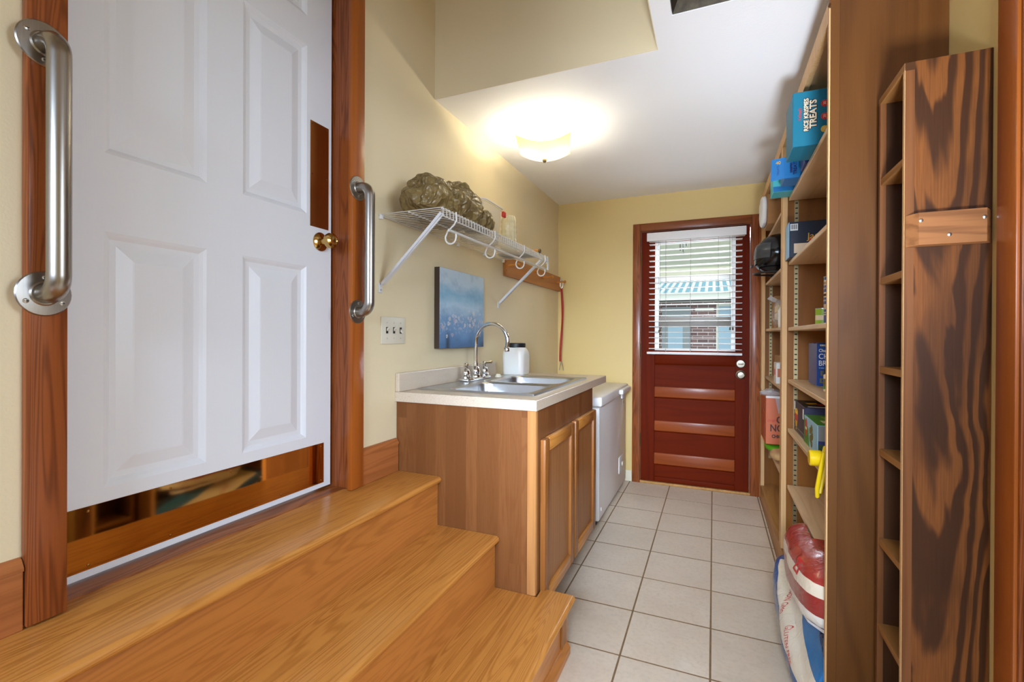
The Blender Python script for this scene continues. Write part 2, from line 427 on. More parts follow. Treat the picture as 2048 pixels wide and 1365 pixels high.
def screw(o, d, parent, r=.004, mat='screw'):
    b = B(); b.lathe([(r, 0), (r, .0008), (r*.6, .0018), (.0001, .0021)], o, d, 10)
    return part('screw', b, mat, parent, True)

XL, XR, YB, ZC = -1.243, .60, 3.93, 2.319
ZT = .605
YS, XS = 1.954, -.209
# ------------------------------------------------------------------ structure
b = B(); b.box(-1.36, -2.3, -.12, 2.7, 4.05, -.0016); fl = struct('floor', b, 'grout', 'floor of square beige ceramic tiles with brown grout lines')
def tile_mesh(x0, x1, y0, y1):
    g = .0035; b = B(); b.box(x0+g, y0+g, -.0065, x1-g, y1-g, 0)
    b.bm.normal_update()
    for f_ in b.bm.faces: f_.material_index = 0 if abs(f_.normal.z) > .5 else 1
    return b.mesh('tile', ['tile', 'grout'])
xe = [-1.237, -.929, -.621, -.313, -.005, .303, .319]
full = None; r = random.Random(3)
for i in range(6):
    for k in range(-18, 3):
        x0, x1 = xe[i], xe[i+1]; y0 = 3.302+.308*k; y1 = min(y0+.308, YB)
        if y1 < -.9: continue
        if x1 < -.62 and y1 < 1.5: continue
        if i < 2 and k > -5 and False: continue
        if x1-x0 > .3 and y1-y0 > .3:
            if full is None: full = tile_mesh(0, .308, 0, .308)
            o = link('tile', full, fl); o.location = (x0, y0, r.uniform(-.0004, .0003))
        else: link('tile', tile_mesh(x0, x1, y0, y1), fl)
for i in range(8):
    for k in range(-18, -7):
        x0 = .303+.308*i; y0 = 3.302+.308*k
        if x0+.308 > 2.6 or y0 < -.9: continue
        if y0 > -2.3 and x0 >= .3 and y0+.308 <= 1.2 and x0 > .30:
            o = link('tile', full, fl); o.location = (x0 + (0 if i else 0), y0, 0)

b = B()
b.box(XL-.12, -2.3, 0, XL, .531, 3.3); b.box(XL-.12, 1.405, 0, XL, 4.05, 3.3); b.box(XL-.12, .531, 2.66, XL, 1.405, 3.3); b.box(XL-.12, .531, 0, XL, 1.405, .56)
struct('wall_left', b, 'wall', 'cream wall with the white door, wire shelf and sink')
b = B(); DX0, DX1, DZ = -.548, .262, 2.03
b.box(XL, YB, 0, DX0, YB+.12, 2.45); b.box(DX1, YB, 0, XR+.12, YB+.12, 2.45); b.box(DX0, YB, DZ, DX1, YB+.12, 2.45)
struct('wall_back', b, 'wall_yellow', 'yellow end wall around the red wooden door')
b = B(); b.box(XR, 1.30, 0, XR+.12, YB, 2.45); b.box(XR, -2.3, 2.12, XR+.12, 1.30, 2.45); b.box(XR, -2.3, 0, XR+.12, .42, 2.12)
struct('wall_right', b, 'wall_yellow', 'yellow wall behind the shelving and narrow rack')
# hall behind the camera with two window openings
b = B(); b.box(XL, -2.4, 0, 2.7, -2.28, .8); b.box(XL, -2.4, 2.2, 2.7, -2.28, 3.3); b.box(XL, -2.4, .8, 0, -2.28, 2.2); b.box(1.9, -2.4, .8, 2.7, -2.28, 2.2)
struct('wall_rear', b, 'wall')
b = B(); b.box(2.6, -2.3, 0, 2.72, 4.05, .75); b.box(2.6, -2.3, 2.2, 2.72, 4.05, 2.45); b.box(2.6, -2.3, .75, 2.72, -.65, 2.2); b.box(2.6, 1.15, .75, 2.72, 4.05, 2.2)
struct('wall_hall', b, 'wall')
b = B(); b.box(.72, 1.42, 0, 2.6, 1.54, 2.45)
struct('wall_hall_end', b, 'wall')
b = B()
VX0, VX1, VY0, VY1 = -.142, .13, 1.46, 1.765
xs = [XL-.12, XS, VX0, VX1, 2.72]; ys = [-2.4, VY0, VY1, YS, 4.06]
for i in range(4):
    for j in range(4):
        if i == 0 and j < 3: continue
        if i == 2 and j == 1: continue
        b.box(xs[i], ys[j], ZC, xs[i+1], ys[j+1], ZC+.13)
struct('ceiling', b, 'ceiling', 'white textured ceiling with a raised well over the steps')
b = B(); b.box(XL, YS-.003, ZC+.0005, XS, YS+.1, 3.3); b.box(XS-.003, -2.3, ZC+.0005, XS+.04, YS-.003, 3.3)
struct('wall_well', b, 'wall', 'upright faces of the raised ceiling well above the steps')
b = B(); b.box(XL-.12, -2.4, 3.3, XS+.12, YS+.12, 3.4); struct('ceiling_well', b, 'ceiling')

# ------------------------------------------------------------------ white door
door = sroot('door_1', (-1.33, .96, ZT+.01), 'white six panel door at the top of the oak steps')
DF = -1.33
def sunk_panel(b, y0, y1, z0, z1, x):
    # moulded recess then raised field, facing +x
    rects = [(0, 0), (.008, -.004), (.016, -.010), (.030, -.011), (.062, -.002), (.066, -.0015)]
    loops = []
    for d, h in rects:
        loops.append([b.bm.verts.new((x+h, yy, zz)) for yy, zz in ((y0+d, z0+d), (y1-d, z0+d), (y1-d, z1-d), (y0+d, z1-d))])
    for A, C in zip(loops, loops[1:]):
        for k in range(4): b.bm.faces.new((A[k], A[(k+1) % 4], C[(k+1) % 4], C[k]))
    b.bm.faces.new(loops[-1])
yc_ = [.547, .65, .897, 1.009, 1.256, 1.372]
zc_ = [.617, .815, 1.424, 1.611, 2.207, 2.31, 2.54, 2.65]
b = B()
for i in range(5):
    for j in range(7):
        y0, y1, z0, z1 = yc_[i], yc_[i+1], zc_[j], zc_[j+1]
        if i in (1, 3) and j in (1, 3, 5): sunk_panel(b, y0, y1, z0, z1, DF)
        else: b.quad((DF, y0, z0), (DF, y1, z0), (DF, y1, z1), (DF, y0, z1))
b.box(DF-.04, yc_[0], zc_[0], DF-.012, yc_[-1], zc_[-1])
b.quad((DF, yc_[0], zc_[0]), (DF, yc_[-1], zc_[0]), (DF-.04, yc_[-1], zc_[0]), (DF-.04, yc_[0], zc_[0]))
b.quad((DF, yc_[-1], zc_[0]), (DF, yc_[-1], zc_[-1]), (DF-.04, yc_[-1], zc_[-1]), (DF-.04, yc_[-1], zc_[0]))
part('door_panel', b, 'door_white', door, recalc=False)
kp = part('kick_plate', B().box(DF, .56, .634, DF+.0018, 1.338, .781, .0004, 1), 'brass_plate', door, label='mirror bright brass kick plate')
for y in (.62, .80, .97, 1.15, 1.325):
    for z in (.645, .770): screw((DF+.0018, y, z), (1, 0, 0), kp, .003, 'brass')
pp = part('push_plate', B().box(DF, 1.271, 1.572, DF+.0016, 1.358, 1.951, .0004, 1), 'brass_dark', door, label='dark brass push plate')
for y in (1.279, 1.350):
    for z in (1.582, 1.76, 1.941): screw((DF+.0016, y, z), (1, 0, 0), pp, .003, 'bronze')
kn = part('knob', B().lathe([(.0001, 0), (.033, 0), (.034, .004), (.026, .010), (.012, .014), (.0105, .030), (.016, .036), (.026, .042), (.0285, .052), (.026, .062), (.017, .067), (.015, .064), (.0001, .063)], (DF, 1.318, 1.522), (1, 0, 0), 28, False), 'brass', door, True, 'polished brass knob')
# door frame
tr = sroot('trim_1', (XL, 1.0, ZT), 'reddish brown wooden frame around the white door')
part('jamb', B().box(-1.42, 1.383, ZT, XL+.001, 1.404, 2.66, .002), 'casing', tr)
part('jamb', B().box(-1.42, .532, ZT, XL+.001, .543, 2.66, .002), 'casing', tr)
part('stop', B().box(-1.375, 1.371, ZT, -1.372-.003, 1.383, 2.66), 'casing', tr)
part('head_jamb', B().box(-1.42, .556, 2.655, XL+.001, 1.383, 2.66), 'casing', tr)
part('casing', B().box(XL, 1.366, ZT+.002, -1.221, 1.431, 2.72, .003), 'casing_r', tr, True)
part('casing', B().box(XL, .472, ZT+.004, -1.221, .5355, 2.72, .003), 'casing', tr, True)
part('head_casing', B().box(XL, .5355, 2.655, -1.221, 1.366, 2.72, .003), 'casing_y', tr)
part('threshold', B().box(-1.46, .5445, ZT-.02, -1.268, 1.3825, ZT+.002, .001), 'threshold', tr, label='dark worn threshold strip under the door')
part('tread_back', B().box(-1.268, .5445, ZT-.02, XL-.0005, 1.3825, ZT), 'oak_y', tr)
# baseboards
def baseboard(name, y0, y1):
    r0 = sroot(name, (XL, (y0+y1)/2, ZT), 'oak baseboard along the wall at the top step')
    part('board', B().box(XL, y0, ZT, XL+.016, y1, ZT+.115, .002), 'base', r0)
    part('cap', B().prism([(XL, y0, ZT+.115), (XL+.018, y0, ZT+.115), (XL+.018, y0, ZT+.121), (XL+.008, y0, ZT+.137), (XL, y0, ZT+.139)], (0, y1-y0, 0)), 'base', r0)
baseboard('baseboard_left', 1.433, 1.655)
baseboard('baseboard_left_2', -1.0, .470)
bb = B(); bb.box(-.72, YB-.012, 0, -.607, YB, .088, .002); struct('baseboard_back', bb, 'off_white', 'short pale baseboard between freezer and red door')

# ------------------------------------------------------------------ steps
st = thing('oak_steps', 'golden oak steps of three treads rising to the white door', 'steps', (-.85, .7, 0))
Y0 = -.9
def tread(x0, x1, y0, y1, z, notch=None):
    th = .028; nose = [(x1-.014+.014*math.sin(a), z-.014+.014*math.cos(a)) for a in [PI*i/8 for i in range(9)]]
    prof = [(x0, z)] + nose + [(x0, z-th)]
    b = B(); b.prism([(x, y0, zz) for x, zz in prof], (0, y1-y0, 0)); return b
part('tread', tread(XL+.0005, -1.018, Y0, 1.657, ZT), 'oak_y', st, True)
part('tread', tread(-1.05, -.757, Y0, 1.657, .406), 'oak_y', st, True)
b = tread(-.80, -.472, Y0, 1.657, .205)
tb = tread(-.603, -.472, 1.657, 1.722, .205); me = tb.mesh('t', 'oak_y'); b.bm.from_mesh(me)
part('tread', b, 'oak_y', st, True)
part('riser', B().box(-1.06, Y0, .406, -1.034, 1.657, ZT-.028), 'oak_riser', st)
part('riser', B().box(-.80, Y0, .205, -.775, 1.657, .406-.028), 'oak_riser', st)
part('riser', B().box(-.53, Y0, .0005, -.504, 1.690, .205-.028), 'oak_riser', st)
part('end_strip', B().box(-.504, 1.640, .045, -.497, 1.690, .176, .002), 'oak_z', st)
part('end_panel', B().box(-.60, 1.690, .0005, -.497, 1.702, .176, .001), 'oak_riser', st)
part('base_moulding', B().prism([(-.504, Y0, .0005), (-.484, Y0, .0005), (-.484, Y0, .022), (-.492, Y0, .036), (-.497, Y0, .044), (-.504, Y0, .046)], (0, 1.70-Y0, 0)), 'oak_riser', st)
part('landing', B().box(XL+.001, Y0, .3, -1.06, 1.657, ZT-.028), 'oak_riser', st)

# ------------------------------------------------------------------ sink cabinet
cab = thing('sink_cabinet', 'oak laminate sink cabinet with two framed doors beside the steps', 'cabinet', (-.9, 2.1, 0))
part('side_panel', B().box(XL+.002, 1.66, .0, -.64, 1.676, .899), 'laminate_x', cab)
part('corner_post', B().prism([(-.642, 1.6575, .206), (-.616, 1.6575, .206), (-.611, 1.660, .206), (-.609, 1.664, .206), (-.609, 1.68, .206), (-.642, 1.68, .206)], (0, 0, .692)), 'oak_pale', cab, label='pale oak corner strip')
part('face_frame', B().box(-.640, 1.68, .13, -.611, 2.56, .8995), 'laminate_y', cab)
part('side_panel', B().box(XL+.002, 2.545, .13, -.64, 2.56, .899), 'oak_z', cab)
part('toe_kick', B().box(-.70, 1.676, 0, -.69, 2.545, .13), 'dark_in', cab)
part('bottom', B().box(XL+.002, 1.676, .13, -.64, 2.545, .145), 'oak_z', cab)
def cab_door(y0, y1, hinge_y):
    z0, z1, x0, x1, wd = .142, .782, -.611, -.587, .052
    d = part('door', B().box(x0, y0+wd-.004, z0+wd-.004, x0+.012, y1-wd+.004, z1-wd+.004), 'veneer', cab)
    for a in ((y0, y0+wd, z0, z1, 'oak_z'), (y1-wd, y1, z0, z1, 'oak_z'), (y0+wd, y1-wd, z0, z0+wd, 'oak_y'), (y0+wd, y1-wd, z1-wd, z1, 'oak_y')):
        part('frame_rail', B().box(x0+.001, a[0], a[2], x1, a[1], a[3], .005, 2), a[4], d, True)
    for z in (.20, .72): part('hinge', B().tube([(x1-.012, hinge_y, z-.022), (x1-.012, hinge_y, z+.022)], .0045, 8), 'bronze', d, True)
    return d
cab_door(1.708, 2.118, 2.128); cab_door(2.142, 2.552, 2.134)

# countertop with cut out for the sink
ct = thing('countertop', 'speckled beige laminate countertop with backsplash over the sink cabinet', 'countertop', (-.92, 2.27, .9))
SX0, SX1, SY0, SY1 = -1.185, -.675, 1.785, 2.59
b = B(); z0, z1 = .900, .940; X1 = -.607
b.box(XL+.001, 1.649, z0, SX0, 2.885, z1); b.box(SX1, 1.649, z0, X1, 2.885, z1); b.box(SX0, 1.649, z0, SX1, SY0, z1); b.box(SX0, SY1, z0, SX1, 2.885, z1)
part('slab', b, 'counter', ct)
part('edge_band', B().box(X1, 1.650, z0-.001, X1+.003, 2.885, z1-.001, .001, 1), 'counter', ct)
part('backsplash', B().box(XL+.001, 1.649, z1, XL+.022, 2.62, 1.020, .004, 2), 'counter', ct)

# sink
sk = thing('double_bowl_sink', 'stainless steel double bowl sink set in the beige countertop', 'sink', (-.93, 2.19, .94))
ox0, ox1, oy0, oy1, zr = -1.205, -.655, 1.765, 2.612, .9455
def rr(x0, x1, y0, y1, r, n=6):
    pts = []
    for cx, cy, a0 in ((x1-r, y1-r, 0), (x0+r, y1-r, PI/2), (x0+r, y0+r, PI), (x1-r, y0+r, 3*PI/2)):
        for i in range(n+1):
            a = a0 + PI/2*i/n; pts.append((cx+r*math.cos(a), cy+r*math.sin(a)))
    return pts
b = B()
def loop(pts, z): return [b.bm.verts.new((x, y, z)) for x, y in pts]
def bridge(A, C):
    n = len(A)
    for k in range(n): b.bm.faces.new((A[k], A[(k+1) % n], C[(k+1) % n], C[k]))
bowls = ((-1.085, -.70, 1.80, 2.165), (-1.085, -.70, 2.205, 2.572))
rim_cells = []
for (x0, x1, y0, y1) in bowls:
    m = .012
    sq = []
    for (x, y) in rr(x0, x1, y0, y1, .06):
        sq.append((min(max(x0-m + (x-x0)*1.0 if False else x, x0-m), x1+m), y))
    outer = []
    for cx, cy in ((x1+m, y1+m), (x0-m, y1+m), (x0-m, y0-m), (x1+m, y0-m)): outer += [(cx, cy)]*7
    # spread the outer points so that no quad collapses
    pts = rr(x0-m, x1+m, y0-m, y1+m, .0005)
    A = loop(pts, zr); C = loop(rr(x0, x1, y0, y1, .06), zr-.001); bridge(A, C)
    prev = C
    for ins, dz, r in ((.006, -.008, .058), (.010, -.03, .056), (.022, -.14, .05), (.045, -.165, .045), (.12, -.172, .04)):
        nx = loop(rr(x0+ins, x1-ins, y0+ins, y1-ins, r), zr+dz); bridge(prev, nx); prev = nx
    b.bm.faces.new(prev)
    rim_cells.append((x0-m, x1+m, y0-m, y1+m))
def q(x0, x1, y0, y1, z=zr): b.quad((x0, y0, z), (x1, y0, z), (x1, y1, z), (x0, y1, z))
c0, c1 = rim_cells
ix0, ix1, iy0, iy1 = ox0+.006, ox1-.006, oy0+.006, oy1-.006
q(ix0, c0[0], iy0, iy1); q(c0[1], ix1, iy0, iy1); q(c0[0], c0[1], iy0, c0[2]); q(c0[0], c0[1], c0[3], c1[2]); q(c0[0], c0[1], c1[3], iy1)
A = loop(rr(ix0, ix1, iy0, iy1, .0005), zr); 
C = loop(rr(ox0+.003, ox1-.003, oy0+.003, oy1-.003, .004), zr+.002); D = loop(rr(ox0, ox1, oy0, oy1, .007), z1+.0006); bridge(A, C); bridge(C, D)
basin = part('basin', b, 'sink', sk, True, recalc=True)
for (x0, x1, y0, y1) in bowls:
    part('drain', B().lathe([(.0001, 0), (.038, 0), (.04, .003), (.028, .003), (.025, -.002), (.0001, -.002)], ((x0+x1)/2, (y0+y1)/2, zr-.1725), (0, 0, 1), 20, False), 'chrome', sk, True)
part('hole_cover', B().lathe([(.0001, 0), (.019, 0), (.019, .005), (.014, .008), (.013, .013), (.011, .016), (.0001, .017)], (-1.135, 2.462, zr), n=18), 'ivory', sk, True, 'pale round cap on the sink ledge')

# faucet
fc = thing('faucet', 'chrome gooseneck faucet with two lever handles behind the sink bowls', 'faucet', (-1.17, 2.24, zr))
FX, FY = -1.165, 2.238
part('base_plate', B().box(FX-.028, FY-.135, zr, FX+.028, FY+.135, zr+.016, .007, 3), 'chrome', fc, True)
part('spout_base', B().lathe([(.026, .014), (.026, .022), (.022, .03), (.025, .042), (.021, .062), (.0135, .074), (.013, .09)], (FX, FY, zr), n=20), 'chrome', fc, True)
path = [(FX, FY, zr+.08), (FX, FY, zr+.19)]
R = .093
for i in range(1, 17):
    a = PI - (PI*1.06)*i/16; path.append((FX+R+R*math.cos(a), FY, zr+.205+R*math.sin(a)))
path.append((path[-1][0]-.004, FY, path[-1][2]-.018))
part('spout', B().tube(path, .0105, 14), 'chrome', fc, True)
e = path[-1]; part('aerator', B().lathe([(.0115, .006), (.0135, .002), (.0135, -.012), (.011, -.018), (.0001, -.018)], e, (-.15, 0, 1), 16), 'chrome', fc, True)
for s in (-1, 1):
    h = part('handle', B().lathe([(.024, .012), (.025, .026), (.020, .034), (.021, .045), (.017, .058), (.0095, .068), (.0095, .074), (.013, .080), (.013, .088), (.007, .094), (.0001, .095)], (FX, FY+s*.105, zr), n=20), 'chrome', fc, True)
    y = FY+s*.105; dx, dy = (.5, -.9) if s < 0 else (.55, .85)
    part('lever', B().tube([(FX-.008*dx, y-.008*dy, zr+.084), (FX+.018*dx, y+.018*dy, zr+.085), (FX+.036*dx, y+.036*dy, zr+.087), (FX+.046*dx, y+.046*dy, zr+.088), (FX+.050*dx, y+.050*dy, zr+.088)], [.007, .0065, .0085, .0095, .005], 12), 'chrome', h, True)

# jar
jr = thing('storage_jar', 'white frosted plastic jar with black lid behind the sink', 'jar', (-1.12, 2.70, .94))
JX, JY = -1.125, 2.704
b = B(); prev = None
for z, hw, rad in ((.9402, .060, .02), (.944, .066, .025), (.96, .070, .03), (1.06, .0705, .03), (1.085, .068, .035), (1.102, .060, .045), (1.110, .055, .05)):
    lp = [b.bm.verts.new((JX+x, JY+y, z)) for x, y in rr(-hw, hw, -hw, hw, min(rad, hw-.002))]
    if prev:
        for k in range(len(lp)): b.bm.faces.new((prev[k], prev[(k+1) % len(lp)], lp[(k+1) % len(lp)], lp[k]))
    else: b.bm.faces.new(lp[::-1])
    prev = lp
b.bm.faces.new(prev)
part('body', b, 'jar', jr, True)
part('lid', B().lathe([(.056, 1.108), (.058, 1.110), (.058, 1.132), (.055, 1.136), (.0001, 1.136)], (JX, JY, 0), n=28), 'black_matt', jr, True, 'black screw lid')

# ------------------------------------------------------------------ freezer
fz = thing('chest_freezer', 'white chest freezer between the sink cabinet and end wall', 'freezer', (-.93, 3.4, 0))
part('body', B().box(-1.20, 2.905, .025, -.648, 3.86, .735, .012, 3), 'freezer', fz, True)
part('painted_gap_shade', B().box(-1.19, 2.92, 0, -.668, 3.85, .03), 'black_matt', fz)  # black box stands in for the shade in the gap beneath the freezer
part('lid', B().box(-1.20, 2.898, .742, -.632, 3.868, .802, .010, 3), 'freezer', fz, True)
hd = part('handle', B().box(-.632, 3.47, .755, -.600, 3.80, .790, .008, 3), 'white', fz, True)
part('lock', B().box(-.634, 3.56, .715, -.622, 3.68, .758, .004, 2), 'white', hd, True)
part('key_hole', B().lathe([(.006, 0), (.006, .002), (.0001, .002)], (-.622, 3.64, .735), (1, 0, 0), 12), 'screw', hd, True)
part('badge', B().box(-.649, 3.72, .655, -.646, 3.80, .690, .001, 1), 'screw', fz)
part('control_panel', B().box(-.649, 3.56, .15, -.643, 3.74, .27, .003, 2), 'white', fz, True)
part('dial', B().lathe([(.018, 0), (.016, .008), (.0001, .008)], (-.643, 3.68, .20), (1, 0, 0), 14), 'ivory', fz, True)
part('drain_plug', B().lathe([(.012, 0), (.012, .008), (.0001, .009)], (-.648, 2.96, .09), (1, 0, 0), 12), 'white', fz, True)
for y in (2.95, 3.82): part('foot', B().lathe([(.018, 0), (.018, .026)], (-.69, y, 0), n=12), 'black_matt', fz)

# ------------------------------------------------------------------ red back door
d2 = sroot('door_2', (-.145, YB, .02), 'red stained wooden door with a blind over its window')
f = YB-.002; bk = YB+.042
x0, x1 = -.538, .246
def rail(z0, z1, mat='mahogany_x', name='rail'): part(name, B().box(-.434, f, z0, .150, bk, z1, .004, 2), mat, d2, True)
part('stile', B().box(x0, f, .02, -.434, bk, 2.017, .003), 'mahogany', d2)
part('stile', B().box(.150, f, .02, x1, bk, 2.017, .003), 'mahogany', d2)
rail(1.93, 2.017); rail(.965, 1.07)
rail(.698, .780, 'rail_light'); rail(.428, .508, 'rail_light'); rail(.162, .250, 'rail_light')
rail(.02, .06)
for z0, z1 in ((.780, .965), (.508, .698), (.250, .428), (.06, .162)):
    part('panel', B().box(-.434, f+.012, z0, .150, bk-.01, z1), 'mahogany_x', d2)
    part('panel_bead', B().prism([(-.434, f+.004, z1), (-.434, f+.012, z1), (-.434, f+.012, z1-.012)], (.584, 0, 0)), 'mahogany_x', d2)
sash = part('sash', B().box(-.434, f+.006, 1.07, -.405, bk-.006, 1.93), 'white', d2)
part('sash', B().box(.122, f+.006, 1.07, .150, bk-.006, 1.93), 'white', d2)
part('sash', B().box(-.405, f+.006, 1.07, .122, bk-.006, 1.082), 'white', d2); part('sash', B().box(-.405, f+.006, 1.915, .122, bk-.006, 1.93), 'white', d2)
part('muntin', B().box(-.405, f+.008, 1.620, .122, bk-.008, 1.660, .004), 'white', d2, True)
part('muntin', B().box(-.405, f+.008, 1.262, .122, bk-.008, 1.335, .004), plain('shaded_meeting_rail', (128, 122, 116), .5), d2, True)  # grey tone paints in the shading on this lower rail
for z0, z1 in ((1.082, 1.262), (1.335, 1.620), (1.660, 1.915)):
    part('pane', B().box(-.405, f+.02, z0, .122, f+.023, z1), 'pane', d2)
for z in (1.80, 1.064, .343):
    h = part('hinge', B().tube([(x0-.003, f-.004, z-.05), (x0-.003, f-.004, z+.05)], .006, 10), 'bronze', d2, True)
    part('pin', B().lathe([(.004, 0), (.005, .004), (.0001, .008)], (x0-.003, f-.004, z+.05), n=10), 'bronze', h, True)
kb = part('knob', B().lathe([(.032, 0), (.033, .004), (.020, .010), (.012, .016), (.012, .030), (.024, .040), (.027, .052), (.022, .062), (.0001, .064)], (.187, f, .897), (0, -1, 0), 24), 'nickel', d2, True)
db = part('deadbolt', B().lathe([(.032, 0), (.032, .006), (.027, .012), (.0001, .013)], (.187, f, .978), (0, -1, 0), 24), 'nickel', d2, True)
part('thumb_turn', B().box(.168, f-.026, .974, .206, f-.013, .982, .003), 'nickel', db, True)
t2 = sroot('trim_2', (-.145, YB, 0), 'brown wooden frame around the red door')
part('casing', B().box(-.606, YB-.019, .0, -.545, YB, 2.088, .003), 'casing', t2, True)
part('casing', B().box(.256, YB-.019, .0, .317, YB, 2.088, .003), 'casing', t2, True)
part('head_casing', B().box(-.545, YB-.019, 2.026, .256, YB, 2.088, .003), 'casing_x', t2, True)
part('jamb', B().box(-.548, YB, 0, -.541, YB+.11, 2.03), 'casing', t2); part('jamb', B().box(.249, YB, 0, .262, YB+.11, 2.03), 'casing', t2)
part('head_jamb', B().box(-.541, YB, 2.02, .249, YB+.11, 2.03), 'casing_x', t2)
part('sill', B().box(-.545, YB-.012, .0, .256, YB+.11, .018, .003), 'oak_strip', t2, label='yellowish oak door sill')

# blind
bl = thing('window_blind', 'white slatted blind hanging open over the red door window', 'blind', (-.14, 3.86, 1.05))
hr = part('head_rail', B().box(-.478, 3.83, 1.932, .213, 3.926, 1.985, .004), 'blind', bl, True)
part('valance', B().box(-.485, 3.822, 1.925, .216, 3.832, 1.990, .003), 'blind', hr, True)
slat = None
ns = 20
for i in range(ns):
    z = 1.905 - (1.905-1.085)*i/(ns-1)
    if slat is None:
        b = B(); sec = [(3.845 + .05*k/6, .0035*math.sin(PI*k/6)) for k in range(7)]
        top = [(-.470, y, zz) for y, zz in sec]; bot = [(-.470, y, zz-.0028) for y, zz in sec][::-1]
        b.prism(top+bot, (.662, 0, 0)); slat = b.mesh('slat', 'blind', True)
    o = link('slat', slat, bl); o.location.z = bl.location.z; o.matrix_parent_inverse = Matrix.Translation(-Vector(bl.location)); o.location = (0, 0, z)
part('bottom_rail', B().box(-.485, 3.842, 1.042, .193, 3.898, 1.060, .003), 'blind', bl, True)
for x in (-.345, -.165, .03):
    for y in (3.8445, 3.8955): part('ladder_cord', B().tube([(x, y, 1.93), (x, y, 1.055)], .0011, 5), 'cord', bl)
for x, zt in ((-.398, 1.21), (-.388, 1.22), (.105, 1.23), (.124, 1.23)):
    c = part('lift_cord', B().tube([(x, 3.838, 1.93), (x+.004, 3.836, 1.5), (x+.006, 3.838, zt+.02)], .0011, 5), 'cord', bl)
    part('tassel', B().lathe([(.003, .022), (.005, .015), (.006, 0), (.0001, 0)], (x+.006, 3.838, zt), n=10), 'tassel', c, True)

# ------------------------------------------------------------------ outside
b = B(); b.box(-14, 4.06, -.5, 14, 30, -.45); struct('ground', b, plain('concrete_yard', (170, 168, 160), .9, 0, .2))
h = thing('neighbour_house', 'brick house with teal metal roof seen through the door window', 'house', (-.3, 11, -.45))
t = NT('house_brick'); br = t.n('ShaderNodeTexBrick'); mp = t.vec((1, 1, 1), False); 
cx = t.n('ShaderNodeSeparateXYZ'); t.l(mp, cx.inputs[0]); cb = t.n('ShaderNodeCombineXYZ'); t.l(cx.outputs[0], cb.inputs[0]); t.l(cx.outputs[2], cb.inputs[1]); t.l(cb.outputs[0], br.inputs[0])
br.inputs['Color1'].default_value = lin((128, 92, 84)); br.inputs['Color2'].default_value = lin((98, 68, 66)); br.inputs['Mortar'].default_value = lin((176, 164, 158))
br.inputs['Scale'].default_value = 1; br.inputs['Brick Width'].default_value = .215; br.inputs['Row Height'].default_value = .075; br.inputs['Mortar Size'].default_value = .008
t.base(br.outputs[0]); t.set(Roughness=.9)
HY = 11
part('brick_wall', B().box(-6, HY, -.45, 6, HY+.2, 1.95), t.m, h)
M['fascia'] = plain('pale_fascia', (226, 228, 214), .6); M['rib'] = plain('pale_roof_rib', (206, 226, 224), .4); M['teal'] = plain('teal_metal', (60, 132, 142), .4, .2); M['blue_door'] = plain('pale_blue_door', (150, 178, 194), .5)
M['curtain'] = plain('pale_blue_curtain', (152, 178, 192), .6); M['grey_frame'] = plain('grey_frame', (132, 140, 140), .5)
part('fascia', B().box(-6, HY-.45, 1.93, 6, HY-.42, 2.10), 'fascia', h); part('soffit', B().box(-6, HY-.45, 1.93, 6, HY, 1.95), 'fascia', h)
roof = part('roof', B().quad((-6, HY-.5, 2.10), (6, HY-.5, 2.10), (4, HY+2.6, 3.05), (-4, HY+2.6, 3.05)), 'teal', h, label='teal standing seam metal roof')
for i in range(64):
    x = -4.7+.147*i; x2 = x*.78
    part('roof_rib', B().prism([(x-.032, HY-.5, 2.10), (x+.032, HY-.5, 2.10), (x+.026, HY-.5, 2.13), (x-.026, HY-.5, 2.13)], (x2-x, 3.1, .95)), 'rib', h)
wf = part('window', B().box(-1.06, HY-.04, .2, -.46, HY-.001, 1.83), 'grey_frame', h)
part('curtain', B().box(-.93, HY-.05, .35, -.62, HY-.038, 1.62), 'curtain', wf)
dr = part('door', B().box(.05, HY-.05, -.45, 1.1, HY-.001, 1.88), 'fascia', h); part('door_leaf', B().box(.10, HY-.07, -.4, 1.05, HY-.048, 1.83), 'blue_door', dr)
part('house_sign', B().box(-.37, HY-.03, 1.74, .0, HY-.001, 1.80), 'fascia', h)
pc = thing('porch_roof', 'pale porch roof outside above the red door', 'porch roof', (0, 5.5, 2.2))
part('soffit', B().prism([(-3, 4.08, 2.55), (-3, 6.9, 2.12), (-3, 6.9, 2.18), (-3, 4.08, 2.61)], (6, 0, 0)), plain('porch_soffit', (214, 222, 208), .7), pc)
part('beam', B().box(-3, 6.9, 2.02, 3, 6.98, 2.20), 'fascia', pc)
for x in (-2.6, 2.6): part('post', B().box(x-.05, 6.88, -.45, x+.05, 6.98, 2.04), 'fascia', pc)
wc = thing('wind_chime', 'dark wind chime hanging under the porch roof', 'wind chime', (-.28, 5.0, 2.4))
part('cord', B().tube([(-.28, 5.0, 2.41), (-.28, 5.0, 2.0)], .003, 6), 'black_matt', wc)
for k in range(4):
    a = k*PI/2; part('tube', B().tube([(-.28+.03*math.cos(a), 5+.03*math.sin(a), 2.20), (-.28+.03*math.cos(a), 5+.03*math.sin(a), 2.08-.02*k)], .006, 8), 'black_matt', wc)
part('disc', B().lathe([(.04, 0), (.04, .01)], (-.28, 5, 2.2), n=14), 'black_matt', wc)

